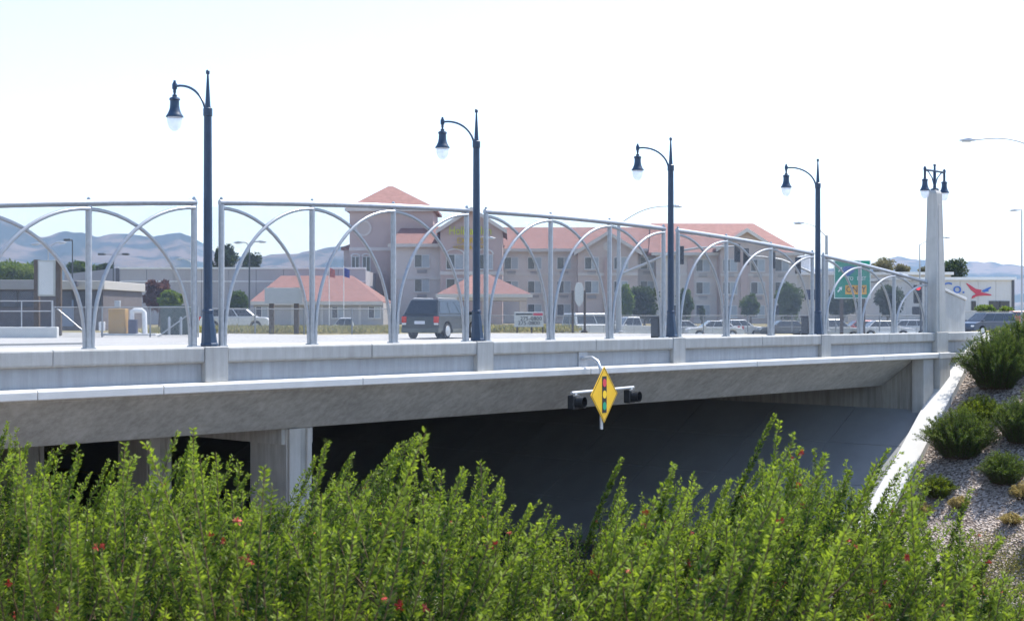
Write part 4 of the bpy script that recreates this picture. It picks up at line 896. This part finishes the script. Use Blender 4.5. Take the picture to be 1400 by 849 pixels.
LEAFY = leafmat('fresh_shrub_leaf', (.07,.12,.012), (.20,.24,.03), .4)
DRY = leafmat('dry_plant_leaf', (.30,.24,.09), (.52,.43,.20), .3, .8)
STEM = mat('shrub_stem', (.10,.065,.035), .9, 0, .2, 20)
FLOW = mat('red_flower', (.42,.035,.03), .6, 0, .2, 30, col2=(.62,.10,.07))
fm = MB()
_r = random.Random(3)
for k in range(14):
    a = _r.uniform(0, 6.28); e = _r.uniform(-.3, 1.2); dv = Vector((math.cos(a)*math.cos(e), math.sin(a)*math.cos(e), math.sin(e)))
    sd = dv.cross(Vector((0,0,1))).normalized() * .003; fm.add([sd*-1, sd, dv*.02+sd, dv*.02-sd], [(0,1,2,3)])
    fm.add([dv*.016+sd*-1.6, dv*.016+sd*1.6, dv*.026], [(0,1,2)])
_fo = fm.build('flower', FLOW, None, fix=False); FLOWERM = _fo.data; bpy.data.objects.remove(_fo)
def shoot_path(b, tip, bend, n=7):
    u = np.linspace(0, 1, n)[:, None]; P = b + (tip - b) * u + bend * (np.sin(u * math.pi))
    return P
def bushy(name, label, cat, loc, shoots, rng, leafm, group, ll=(.018,.030), lw=.0055, per=330, leafy=.62, rad=.016, flowers=0, stemr=.004, tipfresh=True):
    """shoots: list of paths (n,3) local. leaves crowd round the upper part of every shoot."""
    t = thing(name, label, cat, loc, rng.uniform(0, .01), group)
    Vs = []; Ts = []
    for P in shoots:
        L = np.linalg.norm(np.diff(P, axis=0), axis=1).sum(); n = max(12, int(per * L * leafy))
        u = 1 - leafy * rng.random(n) ** .9; k = u * (len(P) - 1); i = np.minimum(k.astype(int), len(P) - 2); f = (k - i)[:, None]
        o = P[i] * (1 - f) + P[i+1] * f; ax = unit(P[i+1] - P[i])
        rv = rng.normal(size=o.shape); rd = unit(rv - ax * (rv * ax).sum(1, keepdims=True))
        d = unit(rd * rng.uniform(.6, 1.0, (n,1)) + ax * rng.uniform(.25, .95, (n,1)))
        l = rng.uniform(*ll, n) * np.where(u > .93, .75, 1.0)
        V, _ = leaf_quads(o + rd * .002, d, l, lw * rng.uniform(.7, 1.2, n), rng)
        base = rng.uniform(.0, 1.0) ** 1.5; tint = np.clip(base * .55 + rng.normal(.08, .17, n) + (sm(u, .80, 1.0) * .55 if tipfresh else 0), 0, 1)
        Vs.append(V); Ts.append(np.repeat(tint, 4))
    V = np.concatenate(Vs); T_ = np.concatenate(Ts)
    stuff(np_mesh('foliage', V, quads=np.arange(len(V)).reshape(-1, 4), mat=leafm, attr=T_, parent=t))
    SV, SQ = tube3(shoots, stemr, stemr * .4); np_mesh('stems', SV, quads=SQ, mat=STEM, parent=t)
    for _ in range(flowers):
        P = shoots[rng.integers(len(shoots))]; u = rng.uniform(.55, .97) * (len(P)-1); i = int(u); p = P[i] * (1-(u-i)) + P[min(i+1,len(P)-1)] * (u-i)
        for _k in range(rng.integers(1, 3)):
            o = link('flower', FLOWERM, t); o.location = p + rng.normal(size=3) * .014 + np.array([0, -.022, .006]); o.rotation_euler = rng.uniform(0, 6.28, 3); sc = rng.uniform(.35, .62); o.scale = (sc,)*3
    return t
OUT = [(-60,590),(0,575),(30,600),(60,622),(90,618),(160,628),(215,625),(250,610),(272,605),(300,618),(345,650),(400,685),(425,625),(480,625),(520,640),(570,600),(600,650),(650,640),(690,672),(730,690),(765,712),(790,755),(810,800),(838,800),(847,645),(856,645),(885,690),(920,645),(960,680),(1000,665),(1030,660),(1060,590),(1090,625),(1130,625),(1180,640),(1220,620),(1260,650),(1295,705),(1330,712),(1370,765),(1400,815),(1440,820)]
OX = np.array([p[0] for p in OUT], float); OY = np.array([p[1] for p in OUT], float)
SHL = 'dense green shrub with upright needle-leaved shoots and small red flowers'
def gz_at(x, y): s, t = to_st(x, y); return float(ground_h(s, t))
def tip_limit(x, y): return CAMZ - (np.interp(700 + 2000 * x / y, OX, OY) - 429) / 2000 * y    # usual top of the hedge there
spots = []
for Y, n, dy in ((3.25, 5, .12), (4.2, 6, .2), (5.3, 7, .25), (6.5, 8, .3)):
    w = Y * .74
    for k in range(n): spots.append((-w/2 + w * (k + .5 + RNG.uniform(-.2,.2)) / n, Y + RNG.uniform(-dy, dy)))
spots += [(-2.0, 4.3), (2.0, 4.2), (-2.6, 5.4), (2.65, 5.5), (3.2, 4.6)]
LEADERS = [(12,576),(40,604),(110,622),(160,632),(262,604),(285,622),(340,648),(432,624),(482,622),(545,628),(569,600),(592,640),(636,650),(668,640),(692,676),(726,690),(762,705),(851,626),(866,690),(921,638),(938,668),(1000,655),(1040,640),(1060,566),(1072,620),(1094,612),(1128,622),(1165,640),(1216,612),(1232,640),(1270,668),(1328,668),(1372,735)]
extra = {i: [] for i in range(len(spots))}
for (px, py) in LEADERS:                                    # the tall single shoots standing out of the hedge
    near = [i for i, (x, y) in enumerate(spots) if y > 4.8]
    i = min(near, key=lambda k: abs(700 + 2000 * spots[k][0] / spots[k][1] - px + 60) + 3 * len(extra[k])); Yl = spots[i][1] + ((px * 7) % 11 - 5) * .05
    extra[i].append(WP(px, py, Yl))
for si, (cx, cy) in enumerate(spots):
    RNG = np.random.default_rng(400 + si)
    z0 = gz_at(cx, cy); shoots = []
    for e in extra[si]:
        tip = np.array([e.x - cx, e.y - cy, e.z - z0]); b = np.array([tip[0] * .4 - .16, tip[1] * .4, 0.0])
        P = shoot_path(b, tip, np.array([-.05, 0, .05]), 8); shoots += [P, P[2:]]
        for f in (.55, .68, .80):
            q = b + (tip - b) * (f - .3); a2 = RNG.uniform(0, 6.283); shoots.append(shoot_path(q, b + (tip - b) * f + np.array([math.cos(a2), math.sin(a2), 0]) * .055, np.array([math.cos(a2), math.sin(a2), 0]) * .02, 5))
    for k in range(30):
        a = RNG.uniform(0, 6.283); rr = math.sqrt(RNG.random()) * .5
        bx = np.array([.3 * rr * math.cos(a), .3 * rr * math.sin(a), 0.0])
        lean = np.array([RNG.normal(.26, .12), RNG.normal(0, .07), 0])
        tx = np.array([rr * math.cos(a), rr * math.sin(a), 0]) + lean
        lim = tip_limit(cx + tx[0], cy + tx[1]) - z0
        lead = k % 5 == 0
        h = lim + (RNG.uniform(-.06, .05) if lead else -.05 - RNG.exponential(.17 if cy > 4.8 else .13) - .12 * rr ** 2)
        h = min(max(h, .4), 1.8); tx[2] = h
        bend = np.array([0.5 * (bx[0] - tx[0]), .5 * (bx[1] - tx[1]), .12 * h]) * .30 + RNG.normal(0, .02, 3)
        P = shoot_path(bx, tx, bend, 8); shoots.append(P)
        for _ in range(RNG.integers(1, 4) if lead else RNG.integers(3, 6)):                 # side shoots hug the leader and end below its tip
            j = RNG.uniform(2.2, 4.2 if lead else 5.6); i0 = int(j); q = P[i0] * (1-(j-i0)) + P[i0+1] * (j-i0); ax = P[i0+1] - P[i0]; ax = ax / np.linalg.norm(ax)
            rem = (7 - j) / 7 * h; l2 = rem * RNG.uniform(.45, .85); a2 = RNG.uniform(0, 6.283)
            tip = q + ax * l2 + np.array([math.cos(a2), math.sin(a2), 0]) * l2 * RNG.uniform(.16, .45)
            shoots.append(shoot_path(q, tip, np.array([math.cos(a2), math.sin(a2), -.3]) * .025, 5))
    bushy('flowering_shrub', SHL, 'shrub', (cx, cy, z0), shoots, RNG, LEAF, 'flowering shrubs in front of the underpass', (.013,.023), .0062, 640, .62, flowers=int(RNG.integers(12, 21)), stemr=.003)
# shrubs on the right-hand bank (px, py of the foot, width and height in metres)
def bank_pt(px, py):
    u = (px - 700) / 2000; v = (py - 429) / 2000; sp = u * DX + DY; tp = -u * DY + DX; s0, t0 = to_st(0, 0)
    for lam in np.arange(25, 75, .05):
        s = s0 + lam * sp; t = t0 + lam * tp
        if CAMZ - v * lam <= float(ground_h(s, t)): return lam * u, lam, float(ground_h(s, t))
    return 46 * u, 46, 0
def mound(n, w, h, rng, up=.9, drop=.0):
    out = []
    for k in range(n):
        a = rng.uniform(0, 6.283); rr = math.sqrt(rng.random())
        b = np.array([.18*w*rr*math.cos(a), .18*w*rr*math.sin(a), -.02]); tz = h * (1 - .55 * rr ** 2) * rng.uniform(.75, 1.08)
        tip = np.array([w*.5*rr*math.cos(a)*rng.uniform(.8,1.15), w*.5*rr*math.sin(a)*rng.uniform(.8,1.15), tz])
        out.append(shoot_path(b, tip, np.array([0, 0, .1*h]) + rng.normal(0, .03, 3), 5))
    return out
BG = 'spiky shrubs on the gravel bank'
for (px, py, w, h, lm, lab) in ((1362,532,2.1,1.75,LEAFB,'big dark spiky shrub at the top of the bank by the parapet end'), (1398,500,1.6,1.5,LEAFB,'dark shrub at the top of the bank beside the pale road'),
        (1340,578,1.3,.75,LEAFY,'low bright green shrub on the bank below the parapet end'), (1312,625,1.9,1.35,LEAFB,'wide dark spiky shrub beside the bright kerb wall'),
        (1398,605,1.6,1.3,LEAFB,'dark spiky shrub on the bank behind the small olive shrub'), (1372,662,1.2,.85,LEAFB,'small olive shrub casting a long shadow down the gravel'), (1282,680,.9,.6,LEAFY,'smallest green tuft low on the bank by the kerb wall'),
        (1452,560,1.7,1.3,LEAFB,'dark spiky shrub high on the bank under the bowed street light'), (1470,640,1.5,1.1,LEAFB,'dark spiky shrub midway down the open gravel bank'), (1440,735,1.3,.9,LEAFY,'bright green shrub at the foot of the open gravel bank')):
    x, y, z = bank_pt(px, py); rs = np.random.default_rng(px)
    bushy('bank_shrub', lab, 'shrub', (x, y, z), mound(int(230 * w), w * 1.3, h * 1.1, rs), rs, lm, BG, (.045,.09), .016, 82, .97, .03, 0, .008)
for (px, py, w, h, lab) in ((1311,694,.7,.35,'round dry yellow plant beside the green tuft'), (1260,706,.8,.4,'dry yellow plant close to the kerb wall'), (1398,684,.9,.5,'largest dry yellow plant on the gravel bank'), (1382,716,.7,.3,'flat dry yellow plant low on the gravel bank')):
    x, y, z = bank_pt(px, py); rs = np.random.default_rng(px)
    bushy('dry_plant', lab, 'plant', (x, y, z), mound(90, w, h, rs), rs, DRY, 'dry yellow plants on the bank', (.03,.06), .016, 160, .8, .03, 0, .006, False)
# creeping green ground cover low on the bank
V = []; T_ = []
rs = np.random.default_rng(21)
O = []; 
for k in range(260):
    px = rs.uniform(1290, 1480); py = rs.uniform(735, 900)
    if px < 1330 and py < 790: continue
    x, y, z = bank_pt(px, py); m = rs.integers(40, 90); c = rs.normal(0, .22, (m, 3)); c[:, 2] = np.abs(c[:, 2]) * .4 + c[:, 0] * .35 * .4
    O.append(np.array([x, y, z + .02]) + c)
O = np.concatenate(O); n = len(O); dd_ = unit(rs.normal(size=(n, 3)) + np.array([0, -.2, .8]))
V, Q = leaf_quads(O, dd_, rs.uniform(.05, .10, n), rs.uniform(.02, .035, n), rs)
gc = stuff(np_mesh('ground_cover', V, quads=Q, mat=leafmat('ground_cover_leaf', (.07,.09,.02), (.27,.24,.09), .35), attr=np.repeat(rs.random(n), 4)))
tag(gc, 'creeping olive green ground cover low on the gravel bank', 'ground cover')
# weeds along the far edge of the road
rs = np.random.default_rng(5); O = []
for (a, b, y0, y1, n) in ((278,545,86,98,520),(660,790,93,100,200),(745,782,93,99,90),(200,262,80,86,60)):
    for k in range(n):
        y = rs.uniform(y0, y1); px = rs.uniform(a, b); m = 26; c = np.stack([rs.normal(0,.16,m), rs.normal(0,.16,m), np.abs(rs.normal(0,.05,m))], 1); O.append(np.array([WX(px,y), y, -.03]) + c)
O = np.concatenate(O); n = len(O); dd_ = unit(rs.normal(size=(n,3)) * .5 + np.array([0,0,1.0]))
V, Q = leaf_quads(O, dd_, rs.uniform(.15,.5,n), rs.uniform(.04,.09,n), rs)
tag(stuff(np_mesh('roadside_weeds', V, quads=Q, mat=leafmat('weed_leaf', (.12,.14,.03), (.42,.36,.16), .3, .8), attr=np.repeat(np.clip(rs.normal(.55,.3,n),0,1), 4))), 'dry yellow-green weeds along the chain-link fence', 'weeds')
rs = np.random.default_rng(6); O = []
for k in range(420):
    s = rs.uniform(31.5, 60); t = rs.uniform(-1.0, 5.5); p = bw(s, t); z = float(ground_h(s, t)); m = 22
    c = np.stack([rs.normal(0,.2,m), rs.normal(0,.2,m), np.zeros(m)], 1); O.append(np.array([p.x,p.y,z-.01]) + c)
O = np.concatenate(O); n = len(O); V, Q = leaf_quads(O, unit(rs.normal(size=(n,3))*.5+np.array([0,0,1.])), rs.uniform(.06,.16,n), rs.uniform(.02,.04,n), rs)
tag(stuff(np_mesh('verge_grass', V, quads=Q, mat=leafmat('verge_grass_leaf', (.06,.10,.015), (.22,.25,.06), .35), attr=np.repeat(rs.random(n), 4))), 'bright grass verge between the parapet end and the pale road', 'grass')
# trees
BARK = mat('tree_bark', (.10,.075,.055), .95, 0, .25, 6)
def tree(name, label, px, pyb, pyt, Y, wpx, leafm, n=7000, ls=(.16,.34), trunk=.25, group=None, shape=1.0, z0=-.05, clumps=26, seed=0):
    """crown spans pyt (top) to pyb (crown bottom) and wpx pixels wide in the photograph at distance Y"""
    rs = np.random.default_rng(seed + int(px)); x = WX(px, Y); zt = WZ(pyt, Y); zb = WZ(pyb, Y); w = wpx / 2000 * Y
    t = thing(name, label, 'tree', (x, Y, z0), 0, group)
    zc = (zt + zb) / 2 - z0; rz = (zt - zb) / 2; rx = w / 2
    C = []
    for k in range(clumps):
        v = unit(rs.normal(size=3)); r = rs.uniform(.35, .85); C.append(np.array([v[0]*rx*r, v[1]*rx*r, zc + v[2]*rz*r]))
    C = np.array(C); ids = rs.integers(clumps, size=n); cr = rs.uniform(.26, .46, clumps)
    v = unit(rs.normal(size=(n,3))); rr = rs.random(n) ** .45
    o = C[ids] + v * (rr * cr[ids])[:, None] * np.array([rx, rx, rz * shape])
    l = rs.uniform(*ls, n); V, Q = leaf_quads(o, unit(v + rs.normal(size=(n,3)) * .7), l, l * .55, rs)
    tint = np.clip(np.repeat(rs.normal(.4, .2, clumps)[ids] + rs.normal(0, .15, n), 4), 0, 1)
    stuff(np_mesh('crown', V, quads=Q, mat=leafm, attr=tint, parent=t))
    mb = MB(); mb.tube([(0,0,0),(.05*rx,0,zc*.5),(0,0,zc)], [trunk*.5, trunk*.4, trunk*.22], 8)
    for k in range(6): c = C[k]; mb.tube([(0,0,zc*.55+.05*k),(c[0]*.5,c[1]*.5,(zc*.6+c[2])/2),tuple(c)], [trunk*.22,trunk*.14,trunk*.05], 5)
    mb.build('trunk', BARK, t); return t
TD = leafmat('tree_leaf_dark', (.020,.038,.014), (.065,.095,.025), .3); TM = leafmat('tree_leaf_mid', (.032,.060,.014), (.10,.145,.030), .35)
TB = leafmat('tree_leaf_bright', (.06,.11,.016), (.17,.22,.04), .4); TR = leafmat('tree_leaf_red', (.075,.035,.03), (.20,.085,.06), .3); TO = leafmat('tree_leaf_olive', (.09,.09,.05), (.22,.20,.11), .3)
tree('round_tree', 'wide dark tree in front of the hotel, between the signal pole and a lamp post', 881, 436, 393, 150, 46, TD, 9000)
tree('columnar_tree', 'narrow bright green tree beside the signal pole', 857, 440, 388, 148, 18, TB, 4500)
tree('round_tree', 'light green tree just right of the second lamp post', 936, 437, 396, 152, 22, TM, 4500)
tree('round_tree', 'small round tree below the right hotel gable', 1026, 432, 404, 150, 27, TM, 5500)
tree('round_tree', 'tall leafy tree at the right corner of the hotel', 1078, 437, 388, 146, 40, TM, 8000)
tree('small_conifer', 'tiny dark conifer against the hotel ground floor', 960, 443, 418, 150, 8, TD, 1600, (.1,.2))
tree('round_tree', 'dark tree behind the green road sign', 1152, 435, 398, 145, 46, TD, 7000)
tree('round_tree', 'dark round tree in front of the pale annex', 1213, 436, 388, 145, 44, TD, 8000)
tree('red_leaved_tree', 'dark red-leaved tree in front of the grey warehouse', 218, 425, 381, 130, 36, TR, 7000)
tree('round_tree', 'bright green bush beside the red-leaved tree', 235, 424, 399, 125, 32, TB, 6000)
tree('round_tree', 'round green bush beside the low red roof', 326, 430, 397, 122, 30, TM, 6000)
tree('leafy_tree', 'leafy green tree rising over the low office roof', 22, 395, 356, 135, 75, TB, 9000)
tree('leafy_tree', 'green tree over the warehouse side bay', 108, 380, 356, 210, 34, TM, 5000, (.25,.5))
tree('leafy_tree', 'dark low tree over the warehouse side bay', 140, 378, 361, 215, 30, TD, 4000, (.25,.5))
tree('gum_tree', 'tall dark gum tree rising over the warehouse roof', 309, 372, 333, 205, 34, TD, 6000, (.2,.45), .5)
tree('gum_tree', 'lower dark gum tree over the warehouse roof', 345, 374, 348, 208, 34, TD, 5000, (.2,.45), .5)
tree('gum_tree', 'pair tree of dull olive foliage above the annex roof', 1208, 378, 353, 260, 30, TO, 4500, (.25,.5), .5)
tree('gum_tree', 'smaller olive tree above the annex roof beside the pillar', 1232, 382, 363, 262, 26, TO, 3500, (.25,.5), .5)
tree('gum_tree', 'dark grey-green tree rising over the white warehouse behind the pillar', 1304, 384, 353, 240, 34, TD, 5000, (.25,.5), .5)
tree('gum_tree', 'olive tree peeping out left of the pillar', 1268, 384, 365, 245, 26, TO, 3500, (.25,.5), .5)
tree('round_bush', 'bright round bush before the white warehouse windows', 1348, 432, 417, 152, 28, TB, 4000, (.12,.25))
tree('round_bush', 'smaller bright bush at the end of the white warehouse', 1376, 432, 420, 152, 20, TB, 3000, (.12,.25))
# ---------------------------------------------------------------- far hills and the haze
def hill_profile(px):
    X0 = [-900,-500,-200,-60,0,25,55,90,130,160,205,245,270,300,345,400,440,480,560,640,700,1000,1150,1230,1290,1400,1700,2300]
    Y0 = [330,322,330,318,316,330,340,330,336,333,334,331,346,362,368,366,357,353,362,374,380,385,374,362,372,380,370,365]
    return np.interp(px, X0, Y0)
from mathutils import noise as mnoise
nx, nd = 520, 70
pxs = np.linspace(-900, 2300, nx); U = np.linspace(0, 1, nd); rs = np.random.default_rng(9)
V = np.zeros((nx, nd, 3)); ph = rs.uniform(0, 6.28, 40)
def wob(a, b): return sum(math.sin(a * f1 + b * f2 + p) * amp for f1, f2, p, amp in ((.021,3.1,ph[0],1),(.047,-5.2,ph[1],.6),(.083,8.1,ph[2],.4),(.15,-13,ph[3],.25),(.31,21,ph[4],.12)))
for i, px in enumerate(pxs):
    for j, u in enumerate(U):
        D = 3600 + 4200 * u; top = (429 - hill_profile(px)) / 2000 * 6500
        f = math.sin(min(u / .69, 1) * math.pi / 2) ** 1.5 if u < .69 else 1 - .5 * (u - .69)
        q_ = Vector(((px - 700) / 2000 * D / 1500, D / 1500, .3)); w_ = ((mnoise.ridged_multi_fractal(q_, .9, 2.1, 6, 1.0, 2.0) - 1.1) * 95 + mnoise.fractal(q_ * 5, .8, 2.2, 5) * 14) * math.sin(math.pi * min(u / .69, 1) * .93) * min(1, top / 120)
        V[i, j] = ((px - 700) / 2000 * D, D, max(-2, top * f + w_) if j else -8)
a = (np.arange(nx-1)[:, None] * nd + np.arange(nd-1)[None, :]).ravel(); Q = np.stack([a, a+nd, a+nd+1, a+1], 1)
hm = bpy.data.materials.new('hill_slopes'); hm.use_nodes = True; N = hm.node_tree.nodes; Lk = hm.node_tree.links
b = N['Principled BSDF']; b.inputs['Roughness'].default_value = 1; b.inputs['Specular IOR Level'].default_value = 0
tc = N.new('ShaderNodeTexCoord'); n1 = N.new('ShaderNodeTexNoise'); n1.inputs['Scale'].default_value = .0042; n1.inputs['Detail'].default_value = 9; n1.inputs['Roughness'].default_value = .62; Lk.new(tc.outputs['Object'], n1.inputs['Vector'])
rp = N.new('ShaderNodeValToRGB'); rp.color_ramp.elements[0].position = .47; rp.color_ramp.elements[0].color = (.022,.036,.03,1); rp.color_ramp.elements[1].position = .56; rp.color_ramp.elements[1].color = (.15,.115,.09,1)
Lk.new(n1.outputs['Fac'], rp.inputs['Fac']); Lk.new(rp.outputs['Color'], b.inputs['Base Color'])
hills = struct(np_mesh('hills', V.reshape(-1, 3), quads=Q, mat=hm)); hills.data.polygons.foreach_set('use_smooth', [True] * len(hills.data.polygons))
hz = stuff(MB().box(-13000, 15000, -600, 8600, -9, 720).build('haze', bpy.data.materials.new('haze_air')))
hz.data.materials[0].use_nodes = True; N = hz.data.materials[0].node_tree.nodes; N.remove(N['Principled BSDF'])
pv = N.new('ShaderNodeVolumePrincipled'); pv.inputs['Color'].default_value = (.50,.68,1,1); pv.inputs['Density'].default_value = 8e-5; pv.inputs['Anisotropy'].default_value = .25
hz.data.materials[0].node_tree.links.new(pv.outputs[0], N['Material Output'].inputs['Volume'])
